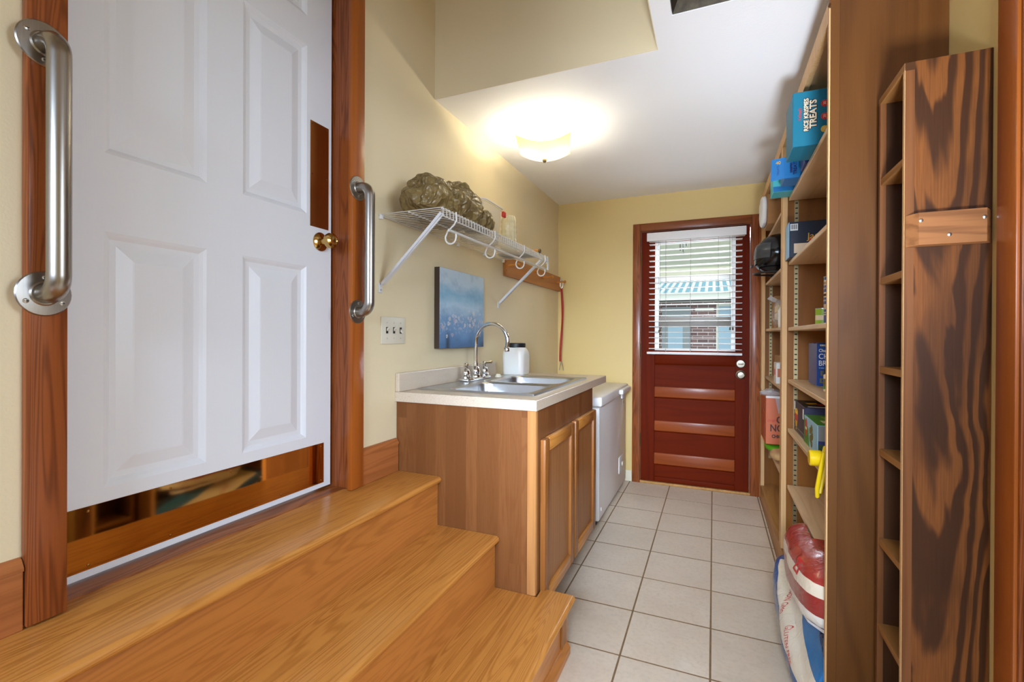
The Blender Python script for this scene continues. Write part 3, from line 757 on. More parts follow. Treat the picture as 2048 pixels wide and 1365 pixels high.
# ------------------------------------------------------------------ ceiling light
lm = thing('ceiling_light', 'lit ceiling light with square frosted glass shade', 'ceiling light', (-.86, 2.46, ZC))
LX, LY = -.86, 2.46
part('canopy', B().lathe([(.068, 0), (.068, -.012), (.062, -.02), (.062, -.055), (.0001, -.055)], (LX, LY, ZC), n=32), 'white', lm, True)
part('stem', B().tube([(LX, LY, ZC-.05), (LX, LY, ZC-.178)], .006, 10), 'nickel', lm, True)
b = B(); n = 20; hs = .145; a = math.radians(15.5); ca, sa = math.cos(a), math.sin(a); g = []
for i in range(n+1):
    row = []
    for j in range(n+1):
        u, v = -1+2*i/n, -1+2*j/n
        z = 2.150 + .085*((u*u+v*v)/2)**.85
        px, py = u*hs*(1-.05*(1-v*v)), v*hs*(1-.05*(1-u*u))
        row.append(b.bm.verts.new((LX+ca*px-sa*py, LY+sa*px+ca*py, z)))
    g.append(row)
for i in range(n):
    for j in range(n): b.bm.faces.new((g[i][j], g[i+1][j], g[i+1][j+1], g[i][j+1]))
part('glass_shade', b, 'shade', lm, True, 'curved square of frosted glass', recalc=False)
part('finial', B().lathe([(.004, .01), (.011, .004), (.012, -.004), (.007, -.012), (.0001, -.014)], (LX, LY, 2.147), n=16), 'nickel', lm, True)
for s in (-1, 1):
    bx, by = LX+s*.078*ca, LY+s*.078*sa
    part('socket', B().tube([(LX+s*.010*ca, LY+s*.01*sa, 2.200), (bx-s*.022*ca, by-s*.022*sa, 2.192)], .010, 12), 'white', lm, True)
    part('bulb', B().lathe([(.009, -.028), (.016, -.016), (.019, 0), (.016, .014), (.0001, .021)], (bx, by, 2.190), (s*ca, s*sa, 0), 16), 'bulb', lm, True, 'glowing bulb')

# ------------------------------------------------------------------ duct opening
dc = thing('ceiling_duct', 'open grey metal duct boot in the white ceiling', 'duct', (0, 1.6, ZC))
zt = ZC+.11; i0 = .055
def ds(p): part('metal_sheet', B().poly(p), 'galv', dc, recalc=False)
e = .002
ds([(VX0+e, VY0+e, ZC+.002), (VX0+e, VY1-e, ZC+.002), (VX0+i0, VY1-i0, zt), (VX0+i0, VY0+i0, zt)])
ds([(VX1-e, VY0+e, ZC+.002), (VX1-e, VY1-e, ZC+.002), (VX1-i0, VY1-i0, zt), (VX1-i0, VY0+i0, zt)])
ds([(VX0+e, VY1-e, ZC+.002), (VX1-e, VY1-e, ZC+.002), (VX1-i0, VY1-i0, zt), (VX0+i0, VY1-i0, zt)])
ds([(VX0+e, VY0+e, ZC+.002), (VX1-e, VY0+e, ZC+.002), (VX1-i0, VY0+i0, zt), (VX0+i0, VY0+i0, zt)])
part('duct_top', B().box(VX0+i0, VY0+i0, zt, VX1-i0, VY1-i0, zt+.005), 'galv', dc)

# ------------------------------------------------------------------ grab bars
def grab(y, za, zb, label):
    xw = -1.221; r = .019; g = thing('grab_bar', label, 'grab bar', (xw, y, (za+zb)/2), 'steel grab bars on the door frame')
    xo = xw+.056; rb = .034; path = [(xw+.002, y, zb), (xo-rb, y, zb)]
    for i in range(1, 9):
        a = PI/2*i/8; path.append((xo-rb+rb*math.sin(a), y, zb+rb-rb*math.cos(a)))
    for i in range(0, 9):
        a = PI/2*i/8; path.append((xo-rb+rb*math.cos(a), y, za-rb+rb*math.sin(a)))
    path.append((xw+.002, y, za))
    part('bar', B().tube(path, r, 24), 'steel', g, True)
    for z, a0 in ((za, .5), (zb, .5)):
        fl_ = part('flange', B().lathe([(.043, 0), (.044, .002), (.042, .0042), (.024, .0052), (.021, .0075)], (xw, y, z), (1, 0, 0), 32), 'steel', g, True)
        for k in range(3):
            an = a0 + (0 if z == za else PI) + 2*PI*k/3
            p = (xw+.0046, y+.032*math.cos(an), z+.032*math.sin(an))
            screw(p, (1, 0, 0), fl_, .0050); 
            part('screw_slot', B().box(p[0]+.0018, p[1]-.003, p[2]-.0006, p[0]+.0024, p[1]+.003, p[2]+.0006), 'dark', fl_)
grab(.4965, 1.752, 1.259, 'large steel grab bar on the dark casing left of the white door')
grab(1.392, 1.727, 1.267, 'steel grab bar on the amber casing next to the light switches')

# ------------------------------------------------------------------ switch plate
sw = thing('switch_plate', 'ivory triple light switch plate under the wire shelf', 'light switch', (XL, 1.633, 1.2))
part('plate', B().box(XL, 1.552, 1.144, XL+.006, 1.714, 1.257, .003, 2), 'ivory', sw, True)
for i, y in enumerate((1.587, 1.633, 1.679)):
    tg = part('toggle', B().box(XL+.006, y-.006, 1.188, XL+.008, y+.006, 1.214), 'dark', sw)
    up = (i != 2)
    part('lever', B().prism([(XL+.006, y-.004, 1.196), (XL+.006, y-.004, 1.208), (XL+.019, y-.004, 1.215 if up else 1.196), (XL+.019, y-.004, 1.207 if up else 1.188)], (0, .008, 0)), 'ivory', tg)
    for z in (1.168, 1.233): screw((XL+.006, y, z), (1, 0, 0), sw, .003)

# ------------------------------------------------------------------ canvas picture
pic = thing('canvas_picture', 'blue canvas of pale meadow flowers on the cream wall', 'picture', (XL, 2.19, 1.32))
t = NT('blue_painting'); tc = t.n('ShaderNodeTexCoord'); sp = t.n('ShaderNodeSeparateXYZ'); t.l(tc.outputs['Generated'], sp.inputs[0])
v = t.vec((1, 2, 5), False); n1 = t.noise(v, 3, 4, .6); n2 = t.noise(t.vec((1, 6, 6), False), 2, 3, .5)
zz = t.math('ADD', sp.outputs[2], t.math('MULTIPLY', t.math('SUBTRACT', n1, .5), .35))
cr = t.n('ShaderNodeValToRGB'); t.l(zz, cr.inputs[0]); el = cr.color_ramp.elements
el[0].position = 0; el[0].color = lin((72, 108, 150)); el[1].position = 1; el[1].color = lin((196, 214, 226))
for p, c in ((.18, (100, 140, 184)), (.36, (124, 160, 196)), (.52, (176, 204, 224)), (.68, (130, 178, 208)), (.82, (186, 208, 224))):
    e = el.new(p); e.color = lin(c)
c = t.mix(t.rng(n2, .5, .8, 0, .5), cr.outputs[0], lin((78, 126, 170)))
yv = t.math('ABSOLUTE', t.math('SUBTRACT', sp.outputs[1], .16)); 
dk = t.math('MULTIPLY', t.rng(yv, .0, .07, .8, 0, True), t.rng(sp.outputs[2], .05, .28, 1, 0, True))
c = t.mix(dk, c, lin((34, 38, 46))); 
dk2 = t.math('MULTIPLY', t.rng(sp.outputs[1], .86, 1, 0, .7, True), t.rng(sp.outputs[2], .0, .12, 1, 0, True)); c = t.mix(dk2, c, lin((34, 34, 40)))
vo = t.n('ShaderNodeTexNoise'); t.l(t.vec((1, 1, 1), False), vo.inputs[0]); vo.inputs['Scale'].default_value = 60
fm = t.math('MULTIPLY', t.rng(vo.outputs[0], .54, .64, 0, .55, True), t.rng(sp.outputs[2], .12, .3, 0, 1, True)); fm = t.math('MULTIPLY', fm, t.rng(sp.outputs[2], .38, .55, 1, 0, True))
c = t.mix(fm, c, lin((206, 202, 204)))
t.base(c); t.set(Roughness=.6)
PX = XL+.030
part('canvas', B().box(XL+.001, 1.952, 1.117, PX, 2.425, 1.512, .001, 1), plain('canvas_edge', (58, 40, 26), .6), pic)
part('painted_sheet', B().box(PX, 1.953, 1.118, PX+.0012, 2.424, 1.511), t.m, pic)
M['petal'] = plain('petal_paint', (214, 212, 214), .6); M['petal2'] = plain('petal_paint_pink', (196, 176, 190), .6); M['eye'] = plain('flower_eye', (196, 164, 104), .6); M['stalk'] = plain('stalk_paint', (150, 172, 190), .6)
rf = random.Random(5)
fl_spots = [(1.975, 1.222), (2.02, 1.178), (2.045, 1.262)] + [(rf.uniform(2.03, 2.40), rf.gauss(1.235, .03)) for _ in range(22)] + [(rf.uniform(2.25, 2.41), rf.uniform(1.27, 1.33)) for _ in range(6)]
for i, (y, z) in enumerate(fl_spots):
    b = B(); r0 = rf.uniform(.008, .016); np_ = rf.randint(7, 9)
    for k in range(np_):
        an = 2*PI*k/np_ + rf.random()*.3; rr_ = r0*rf.uniform(.7, 1.1); u = (math.cos(an), math.sin(an)); w2 = (-u[1]*.003, u[0]*.003); sq_ = rf.uniform(.6, 1)
        b.poly([(PX+.0016+.00001*i, y+u[0]*.002, z+u[1]*.002), (PX+.0016+.00001*i, y+(u[0]*rr_*.7+w2[0]), z+(u[1]*rr_*.7+w2[1])*.85), (PX+.0016+.00001*i, y+u[0]*rr_, z+u[1]*rr_*.85), (PX+.0016+.00001*i, y+u[0]*rr_*.7-w2[0], z+(u[1]*rr_*.7-w2[1])*.85)])
    fw = part('painted_flower', b, 'petal' if i % 4 else 'petal2', pic, recalc=False)
    if i < 12: part('flower_eye', B().lathe([(.0025, .0019), (.0001, .002)], (PX, y, z), (1, 0, 0), 8, False), 'eye', fw)

# ------------------------------------------------------------------ wire shelf
ws = thing('wire_shelf', 'white wire wall shelf with hanging rod and diagonal brackets', 'shelf', (XL, 2.14, 1.66))
WZ, WF = 1.662, -.942; WY0, WY1 = 1.535, 2.755
wire = None
nW = 49
for i in range(nW):
    if wire is None: wire = B().tube([(-1.238, 0, 0), (-1.09, 0, 0), (WF-.002, 0, 0), (WF, 0, -.003), (WF+.001, 0, -.032)], .0017, 6).mesh('deck_wire', 'wire', True)
    o = link('deck_wire', wire, ws); o.location = (0, WY0+.004+(WY1-WY0-.008)*i/(nW-1), WZ+.004)
for (x, z, r) in ((-1.236, WZ, .003), (-1.095, WZ, .003), (WF-.004, WZ, .003), (WF-.002, WZ-.028, .003)):
    part('long_rod', B().tube([(x, WY0, z), (x, WY1, z)], r, 8), 'wire', ws, True)
part('hang_rod', B().tube([(WF-.012, 1.60, 1.592), (WF-.012, 2.775, 1.592)], .0052, 10), 'wire', ws, True)
for y in (1.63, 1.99, 2.36, 2.70):
    P_ = [(WF+.004, y, WZ+.006), (WF+.006, y, WZ-.026), (WF-.004, y, WZ-.042), (WF-.034, y, WZ-.068), (WF-.044, y, WZ-.088)]
    for k in range(9):
        a = PI + PI*k/8; P_.append((WF-.020+.024*math.cos(a), y, WZ-.094+.024*math.sin(a)))
    P_.append((WF+.004, y, WZ-.080))
    part('rod_hook', B().tube(P_, .0036, 8), 'wire', ws, True)
for y in (1.548, 2.690):
    br_ = part('bracket', B().prism([(-1.236, y-.001, 1.375), (-1.236, y-.001, 1.395), (WF-.016, y-.001, WZ-.010), (WF-.002, y-.001, WZ-.022)], (0, .003, 0)), 'bracket', ws)
    me = B().prism([(-1.232, y-.010, 1.385), (-1.222, y-.010, 1.385), (WF-.006, y-.010, WZ-.02), (WF-.014, y-.010, WZ-.012)], (0, .020, 0)).mesh('t', 'bracket')
    link('bracket_flange', me, br_)
    part('bracket_foot', B().box(XL, y-.011, 1.352, XL+.005, y+.011, 1.392, .002, 2), 'bracket', br_)
    screw((XL+.005, y, 1.364), (1, 0, 0), br_, .004)
for y in (1.545, 1.86, 2.17, 2.48, 2.75): part('wall_clip', B().box(XL, y-.008, WZ-.014, XL+.014, y+.008, WZ+.008, .003, 2), 'white', ws, True)
b = B(); b.box(WF-.008, WY1, WZ-.036, WF+.002, WY1+.004, WZ+.006); b.box(WF-.004, WY1+.004, WZ-.075, WF+.002, WY1+.02, WZ+.006)
part('end_cap', b, 'bracket', ws)

# things on the wire shelf
def crumple(p, ph, th):
    return p
b = B(); b.blob((-1.09, 1.79, 1.748), (.13, .225, .105), 2.2, 120, 80, .020, 6, 2, True)
for v_ in b.bm.verts:
    if v_.co.z < WZ+.0085: v_.co.z = WZ+.0085
    if v_.co.x < XL+.006: v_.co.x = XL+.006
    q_ = v_.co*26; v_.co += Vector((noise.noise(q_), noise.noise(q_+Vector((5, 0, 0))), max(0, noise.noise(q_+Vector((0, 9, 0))))))*.0035
bag = thing('trash_bag', 'crumpled olive plastic bag piled at the near end of the wire shelf', 'bag', (-1.09, 1.8, WZ+.006))
part('bag_body', b, 'olive', bag, True)
b = B(); b.blob((-1.03, 1.97, 1.715), (.075, .10, .055), 2.2, 72, 48, .012, 9, 9, True)
for v_ in b.bm.verts:
    if v_.co.z < WZ+.0085: v_.co.z = WZ+.0085
part('bag_fold', b, 'olive', bag, True)

bn = thing('plastic_bin', 'clear frosted plastic bin next to the olive bag', 'bin', (-1.12, 2.38, WZ+.006))
b = B(); prev = None; z0_ = WZ+.0075
for z, g_ in ((z0_, .0), (z0_+.10, .008), (z0_+.185, .012), (z0_+.186, .018), (z0_+.196, .018)):
    lp = [b.bm.verts.new((x, y, z)) for x, y in rr(-1.215-g_+.012, -1.065+g_, 2.105-g_, 2.33+g_, .04)]
    if prev:
        for k in range(len(lp)): b.bm.faces.new((prev[k], prev[(k+1) % len(lp)], lp[(k+1) % len(lp)], lp[k]))
    else: b.bm.faces.new(lp[::-1])
    prev = lp
part('bin_body', b, 'bin', bn, True)
part('bin_rim', B().tube([(x, y, z0_+.194) for x, y in rr(-1.221, -1.047, 2.087, 2.348, .045)], .0035, 6, closed=True), 'white', bn, True)
part('clip', B().box(-1.052, 2.312, z0_+.150, -1.038, 2.347, z0_+.180, .004, 2), 'red', bn, True, 'red latch')

tb_ = thing('glass_tumbler', 'upside down cut glass tumbler standing after the plastic bin', 'glass', (-1.09, 2.56, WZ+.006))
nf = 24; b = B(); prof = [(.047, .0), (.048, .004)] + [(.0465-.0055*k/12+(.0012 if k % 2 else -.0012), .012+.172*k/12) for k in range(13)] + [(.036, .198), (.030, .200)]
rings = []
for r_, z in prof:
    rings.append([b.bm.verts.new((-1.09+r_*(1+(.05 if k % 4 < 2 else -.03))*math.cos(2*PI*k/48), 2.50+r_*(1+(.05 if k % 4 < 2 else -.03))*math.sin(2*PI*k/48), z0_+z)) for k in range(48)])
for A, C in zip(rings, rings[1:]):
    for k in range(48): b.bm.faces.new((A[k], A[(k+1) % 48], C[(k+1) % 48], C[k]))
b.bm.faces.new(rings[-1])
part('glass_wall', b, 'tumbler', tb_, solid=.003, recalc=True)
one('flat_tray', B().box(-1.21, 2.60, z0_, -1.0, 2.74, z0_+.012, .004, 2), plain('grey_tray', (150, 146, 140), .5), 'thin grey tray lying at the far end of the wire shelf', 'tray')
dw = thing('wooden_dowel', 'short amber wooden handle lying on the grey tray', 'handle', (-1.02, 2.7, z0_+.013))
part('rod', B().tube([(-1.10, 2.69, z0_+.024), (-.972, 2.69, z0_+.024)], .011, 14), 'peg', dw, True)
part('end_cap', B().lathe([(.0135, 0), (.0145, .006), (.012, .011), (.0001, .012)], (-.974, 2.69, z0_+.024), (1, 0, 0), 16), 'tassel', dw, True)

# ------------------------------------------------------------------ peg rack and leash
pg = thing('peg_rack', 'amber wooden peg rack with four pegs below the wire shelf', 'coat rack', (XL, 3.33, 1.63))
part('backboard', B().box(XL+.0005, 2.762, 1.566, XL+.021, 3.925, 1.690, .002), 'peg_board', pg)
for y in (2.80, 3.14, 3.48, 3.82):
    part('peg', B().lathe([(.008, 0), (.007, .03), (.0065, .06), (.0085, .064), (.0105, .070), (.0105, .077), (.006, .081), (.0001, .082)], (XL+.021, y, 1.633), (1, 0, .06), 12), 'peg', pg, True)
for y in (2.77, 3.895):
    for z in (1.60, 1.655): screw((XL+.021, y, z), (1, 0, 0), pg, .004, 'tassel')
ls = thing('red_leash', 'red strap leash with metal clips hanging from the last peg', 'leash', (-1.17, 3.82, 1.63))
lx = -1.186
part('clip', B().tube([(lx, 3.836, 1.662), (lx+.012, 3.842, 1.645), (lx+.012, 3.842, 1.60), (lx, 3.84, 1.585), (lx-.010, 3.84, 1.60), (lx-.010, 3.838, 1.645), (lx, 3.836, 1.662)], .0035, 6), 'screw', ls, True)
path = []; 
for i in range(25):
    s_ = i/24; path.append((lx+.008*math.sin(s_*5), 3.842+.006*math.sin(s_*3), 1.585-s_*.62))
bs = B()
prevv = None
for i, p in enumerate(path):
    s_ = i/24; ang = 1.25 if .15 < s_ < .75 else .2 
    ang = .25 + 1.15*math.sin(PI*min(1, max(0, (s_-.05)/.8)))
    wv = Vector((math.sin(.4+PI/2-ang), math.cos(.4+PI/2-ang)*1, 0))*.010
    a_ = bs.bm.verts.new(Vector(p)-wv); c_ = bs.bm.verts.new(Vector(p)+wv)
    if prevv: bs.bm.faces.new((prevv[0], a_, c_, prevv[1]))
    prevv = (a_, c_)
part('strap', bs, 'red_strap', ls, solid=.002)
for s_ in (-1, 1): part('end_clip', B().tube([(lx, 3.846, .965), (lx+s_*.008, 3.846, .945), (lx+s_*.012, 3.846, .92), (lx+s_*.018, 3.846, .89)], .003, 6), 'screw', ls, True)

# ------------------------------------------------------------------ pantry shelving
PXF = .32
pn = thing('pantry_shelving', 'tall built-in brown plywood pantry shelving along the yellow wall', 'shelving', (.46, 2.8, 0))
PY0, PY1 = 1.69, 3.908
part('end_panel', B().box(.344, PY0, .0, XR-.001, PY0+.018, ZC-.002), 'ply', pn)
part('edge_strip', B().box(PXF+.0005, PY0-.001, .0, .3435, PY0+.019, 2.19), 'ply', pn)
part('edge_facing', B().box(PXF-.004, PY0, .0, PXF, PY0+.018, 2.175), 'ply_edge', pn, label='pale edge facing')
part('top_block', B().box(PXF-.004, PY0-.001, 2.19, .3435, PY0+.02, ZC-.002), 'ply', pn)
screw((.352, PY0, 2.20), (0, -1, 0), pn, .004)
part('divider', B().box(.340, 2.752, .11, XR-.022, 2.770, 2.14), 'ply_back', pn)
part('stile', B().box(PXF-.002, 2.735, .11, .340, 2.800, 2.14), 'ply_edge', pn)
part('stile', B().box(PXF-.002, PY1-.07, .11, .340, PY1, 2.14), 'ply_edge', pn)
part('end_panel', B().box(.340, PY1-.018, .0, XR-.022, PY1, 2.14), 'ply_back', pn)
part('back_panel', B().box(XR-.022, PY0+.018, .0, XR-.002, PY1, 2.19), 'ply_back', pn)
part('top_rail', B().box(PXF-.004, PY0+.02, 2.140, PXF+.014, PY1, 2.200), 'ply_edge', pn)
part('top_board', B().box(PXF+.014, PY0+.018, 2.150, XR-.022, PY1, 2.168), 'shelf_top', pn)
part('deck', B().box(PXF, PY0+.018, .090, XR-.022, PY1, .108), 'oak_strip', pn)
part('kick_board', B().box(PXF-.001, PY0+.018, 0, PXF+.017, PY1, .0895), 'oak_strip', pn)
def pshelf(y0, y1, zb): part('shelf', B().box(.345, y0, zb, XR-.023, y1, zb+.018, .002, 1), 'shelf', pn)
ZA = [1.866, 1.542, 1.211, .950, .703, .418]
ZB = [1.866, 1.551, 1.219, .882, .410]
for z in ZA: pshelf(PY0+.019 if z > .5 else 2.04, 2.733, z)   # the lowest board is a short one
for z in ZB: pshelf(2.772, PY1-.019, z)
def standard(x, y, z0, z1):
    s_ = part('standard', B().box(x-.009, y-.003, z0, x+.009, y, z1), 'standard', pn)
    b = B(); k = z0+.02
    while k < z1-.02: b.box(x-.0055, y-.0034, k, x+.0055, y-.0029, k+.006); k += .0254
    part('slots', b, 'dark', s_, kind='stuff')
standard(.381, 2.752, .13, 2.1); standard(.54, 2.752, .13, 2.1)
standard(.381, PY1-.018, .30, 2.1)

# ------------------------------------------------------------------ narrow rack
rk = thing('narrow_rack', 'narrow dark plywood rack with small shelves beside the pantry end panel', 'rack', (.52, 1.56, 0))
RX0, RY0, RY1, RZ = .4326, 1.46, 1.66, 1.861
part('side_panel', B().box(RX0+.02, RY0, .0, XR-.001, RY0+.014, RZ), 'dark_ply', rk)
part('side_panel', B().box(RX0+.014, RY1-.014, .0, XR-.001, RY1, RZ-.018), 'dark_in', rk)
part('stile', B().box(RX0+.001, RY0-.0003, .0, RX0+.02, RY0+.014, RZ-.018), 'dark_edge', rk)
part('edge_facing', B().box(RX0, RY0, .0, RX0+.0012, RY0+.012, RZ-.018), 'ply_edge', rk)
part('stile', B().box(RX0, RY1-.014, .0, RX0+.014, RY1, RZ-.018), 'dark_edge', rk)
part('corner_block', B().box(RX0+.001, RY0-.0006, RZ-.020, RX0+.0205, RY0+.012, RZ-.0005), 'dark_in', rk)
part('back_panel', B().box(XR-.012, RY0+.014, .0, XR-.001, RY1-.014, RZ-.018), 'dark_in', rk)
part('top_board', B().box(RX0, RY0+.001, RZ-.018, XR-.012, RY1, RZ), 'rack_shelf', rk)
for zt_ in (1.630, 1.349, 1.098, .864, .610, .367, .12):
    s_ = part('shelf', B().box(RX0+.002, RY0+.014, zt_-.018, XR-.012, RY1-.014, zt_), 'rack_shelf', rk)
    if zt_ > 1.2: screw((RX0+.05, RY1-.05, zt_-.018), (0, 0, -1), s_, .005)
screw((RX0+.05, RY1-.05, RZ-.018), (0, 0, -1), rk, .005)
bk_ = part('latch_block', B().prism([(.436, RY0-.001, 1.403), (.596, RY0-.001, 1.403), (.582, RY0-.020, 1.405), (.456, RY0-.020, 1.405)], (0, 0, .078)), 'block', rk, label='bevelled lighter wood block with three screws')
for x, z in ((.460, 1.464), (.578, 1.462), (.514, 1.426)): screw((x, RY0-.020, z), (0, -1, 0), bk_, .0045)

# doorway casing on the right
t3 = sroot('trim_3', (XR, 1.33, 0), 'amber wooden doorway casing beside the narrow rack')
part('casing', B().box(XR-.02, 1.322, 0, XR, 1.398, 2.20, .003), 'casing_r', t3, True)
part('bead', B().box(XR-.014, 1.313, 0, XR, 1.322, 2.14, .002), 'casing', t3, True)
part('jamb', B().box(XR-.008, 1.290, 0, XR+.13, 1.3125, 2.12, .002), 'casing_r', t3, True)
part('head_casing', B().box(XR-.02, .36, 2.125, XR, 1.322, 2.20, .003), 'casing_y', t3, True)
part('jamb', B().box(XR-.008, .42, 0, XR+.13, .44, 2.12, .002), 'casing_r', t3, True)

# ------------------------------------------------------------------ pantry goods
ink('teal_card', (8, 108, 132)); ink('blue_card', (24, 110, 172)); ink('navy_card', (22, 36, 92)); ink('aqua_card', (70, 176, 184)); ink('orange_red', (206, 78, 40))
ink('cream_ink', (236, 214, 180)); ink('red_ink', (206, 48, 44)); ink('yellow_ink', (232, 180, 40)); ink('navy_dark', (14, 22, 44)); ink('grey_ink', (120, 118, 112)); ink('sky_ink', (140, 190, 230))
ink('orange_card', (204, 104, 62)); ink('brown_ink', (74, 40, 26)); ink('can_blue', (20, 66, 140), .3); ink('lime', (150, 184, 44), .4); ink('green_card', (72, 140, 40)); ink('green_dark', (30, 58, 26)); ink('purple_card', (36, 30, 66)); ink('sky_card', (150, 196, 216)); ink('olive_ink', (110, 102, 40)); ink('white_ink', (236, 236, 232)); ink('black_ink', (22, 20, 22))
SA = ZA[0]+.0185
# teal cereal bar box
bx = thing('cereal_box', 'large teal snack carton with upright lettering on the top pantry shelf', 'box', (.40, 2.09, SA))
by = 2.02
part('carton', B().box(.2655, by, SA, .565, by+.17, SA+.200, .002, 1), 'teal_card', bx)
fd = (0, 0, 1), (-1, 0, 0); yy = by-.0004
text('RICE KRISPIES', (.309, yy, SA+.112), *fd, .020, 'black_ink', bx, bold=.0022); text('RICE KRISPIES', (.309, yy-.0005, SA+.112), *fd, .020, 'cream_ink', bx, bold=.0006)
text('TREATS', (.331, yy, SA+.112), *fd, .030, 'black_ink', bx, bold=.003); text('TREATS', (.331, yy-.0005, SA+.112), *fd, .030, 'cream_ink', bx, bold=.001)
text('Kellogg\'s', (.288, yy-.0003, SA+.118), *fd, .013, 'red_ink', bx)
for z, m_, s_ in ((.145, 'red_ink', '30'), (.098, 'red_ink', '20'), (.052, 'yellow_ink', '20')):
    sp_ = part('badge', B().lathe([(.012, 0), (.012, .0006)], (.366, yy, SA+z), (0, -1, 0), 16), m_, bx); text(s_, (.366, yy-.0009, SA+z), *fd, .012, 'cream_ink', sp_)
    part('caption', B().box(.382, yy-.0006, SA+z-.016, .390, yy, SA+z+.022), 'cream_ink', bx)
part('facts_panel', B().box(.405, yy-.0006, SA+.105, .428, yy, SA+.165), 'cream_ink', bx)
part('facts_panel', B().box(.405, yy-.0006, SA+.04, .410, yy, SA+.095), 'cream_ink', bx)
# navy box behind on top
bx = thing('navy_carton', 'navy snack carton peeking out above the teal carton', 'box', (.42, 2.24, SA))
part('carton', B().box(.335, 2.225, SA, .560, 2.33, SA+.232, .002, 1), 'navy_card', bx)
part('flap', B().prism([(.345, 2.224, SA+.205), (.40, 2.224, SA+.212), (.38, 2.224, SA+.232)], (0, -.0008, 0)), 'cream_ink', bx); text('&SO', (.455, 2.2238, SA+.216), (1, 0, .05), (0, 0, 1), .030, 'white_ink', bx)
# light blue carton with open flap
bx = thing('blue_carton', 'open bright blue snack carton with flap between teal and aqua cartons', 'box', (.40, 2.47, SA))
by = 2.405
part('carton', B().box(.285, by, SA, .565, by+.13, SA+.095, .002, 1), 'blue_card', bx)
flp = part('flap', B().prism([(.285, by+.001, SA+.001), (.285, by+.001, SA+.094), (.236, by+.014, SA+.094), (.233, by+.012, SA-.004)], (0, .0012, 0)), 'blue_card', bx)
text('40', (.262, by+.006, SA+.074), (1, -.25, 0), (0, 0, 1), .020, 'yellow_ink', flp); text('40', (.305, by-.0005, SA+.078), (1, 0, .05), (0, 0, 1), .026, 'yellow_ink', bx); text('BARS', (.332, by-.0005, SA+.08), (1, 0, .05), (0, 0, 1), .011, 'yellow_ink', bx)
text('KRISPIES', (.312, by-.0005, SA+.045), *fd, .012, 'navy_card', bx, bold=.0008); text('TREATS', (.327, by-.0005, SA+.045), *fd, .018, 'navy_card', bx, bold=.001); text('TREATS', (.262, by+.006, SA+.04), (0, 0, 1), (-1, .25, 0), .013, 'navy_card', flp)
# aqua navy carton
bx = thing('aqua_carton', 'small aqua and navy carton, lowest in the row of blue cartons', 'box', (.40, 2.70, SA))
by = 2.615
part('carton', B().box(.262, by, SA, .52, by+.115, SA+.098, .002, 1), 'aqua_card', bx)
part('navy_band', B().prism([(.263, by, SA+.096), (.38, by, SA+.096), (.38, by, SA+.060), (.33, by, SA+.062), (.29, by, SA+.072), (.263, by, SA+.090)], (0, -.0006, 0)), 'navy_card', bx)
part('navy_band', B().box(.263, by-.0006, SA+.001, .50, by, SA+.026), 'blue_card', bx)
text('T', (.312, by-.001, SA+.080), (1, 0, 0), (0, 0, 1), .030, 'white_ink', bx, bold=.001); part('red_tick', B().prism([(.317, by-.0008, SA+.080), (.322, by-.0008, SA+.084), (.332, by-.0008, SA+.096), (.322, by-.0008, SA+.090)], (0, -.0006, 0)), 'red_ink', bx)
# A2 navy box
S2 = ZA[1]+.0185
bx = thing('barcode_carton', 'dark navy carton with white barcode label on the second pantry shelf', 'box', (.42, 2.5, S2))
by = 2.60
part('carton', B().box(.331, by, S2, .572, by+.125, S2+.170, .002, 1), 'navy_dark', bx)
bc = part('barcode', B().box(.334, by-.0006, S2+.128, .366, by, S2+.160), 'white_ink', bx)
for i in range(9): part('bar', B().box(.337+.003*i, by-.0011, S2+.134, .337+.003*i+(.0018 if i % 3 else .001), by-.0006, S2+.157), 'black_ink', bc)
part('info_panel', B().box(.350, by-.0006, S2+.02, .410, by, S2+.066), 'cream_ink', bx)
text('Jac', (.428, by-.0006, S2+.098), (1, 0, .1), (0, 0, 1), .042, 'yellow_ink', bx); part('red_swash', B().prism([(.405, by, S2+.088), (.44, by, S2+.10), (.44, by, S2+.075), (.415, by, S2+.072)], (0, -.0006, 0)), 'red_ink', bx)
part('white_sleeve', B().prism([(.329, by-.001, S2+.002), (.329, by+.12, S2+.002), (.329, by+.12, S2+.168), (.329, by-.001, S2+.168)], (.0015, 0, 0)), 'sky_ink', bx)
# A3 can stack + green can
S3 = ZA[2]+.0185
def can(o, r, hh, mat, rim='screw', bands=()):
    part('can_body', B().lathe([(r*.95, .001), (r, .003), (r, hh-.003), (r*.95, hh-.001)], o, n=24), mat, can.p, True)
    for z in (0, hh-.0025): part('rim', B().lathe([(r*.96, z), (r*1.015, z), (r*1.015, z+.0025), (r*.96, z+.0025)], o, n=24), rim, can.p, True)
    for z, h_, m_ in bands: part('label_band', B().lathe([(r*1.004, z), (r*1.004, z+h_)], o, n=24, cap=False), m_, can.p)
cx_, cy_ = .435, 2.16
for k in range(4):
    o = (cx_, cy_, S3+k*.0465)
    can.p = thing('tuna_can', ['blue tuna can at the bottom of the tall can stack', 'blue tuna can second from the bottom of the can stack', 'blue tuna can third from the bottom of the can stack', 'blue tuna can on top of the tall can stack'][k], 'can', o, 'stack of blue tuna cans')
    can(o, .0425, .046, 'can_blue', 'screw', [(.012, .020, 'cream_ink'), (.016, .010, 'brown_ink')] if k else [(.036, .004, 'cream_ink')])
can.p = thing('green_can', 'short lime green can beside the tuna can stack', 'can', (.405, 2.262, S3)); can((.408, 2.262, S3), .026, .068, 'lime', 'screw', [(.020, .02, 'cream_ink')])
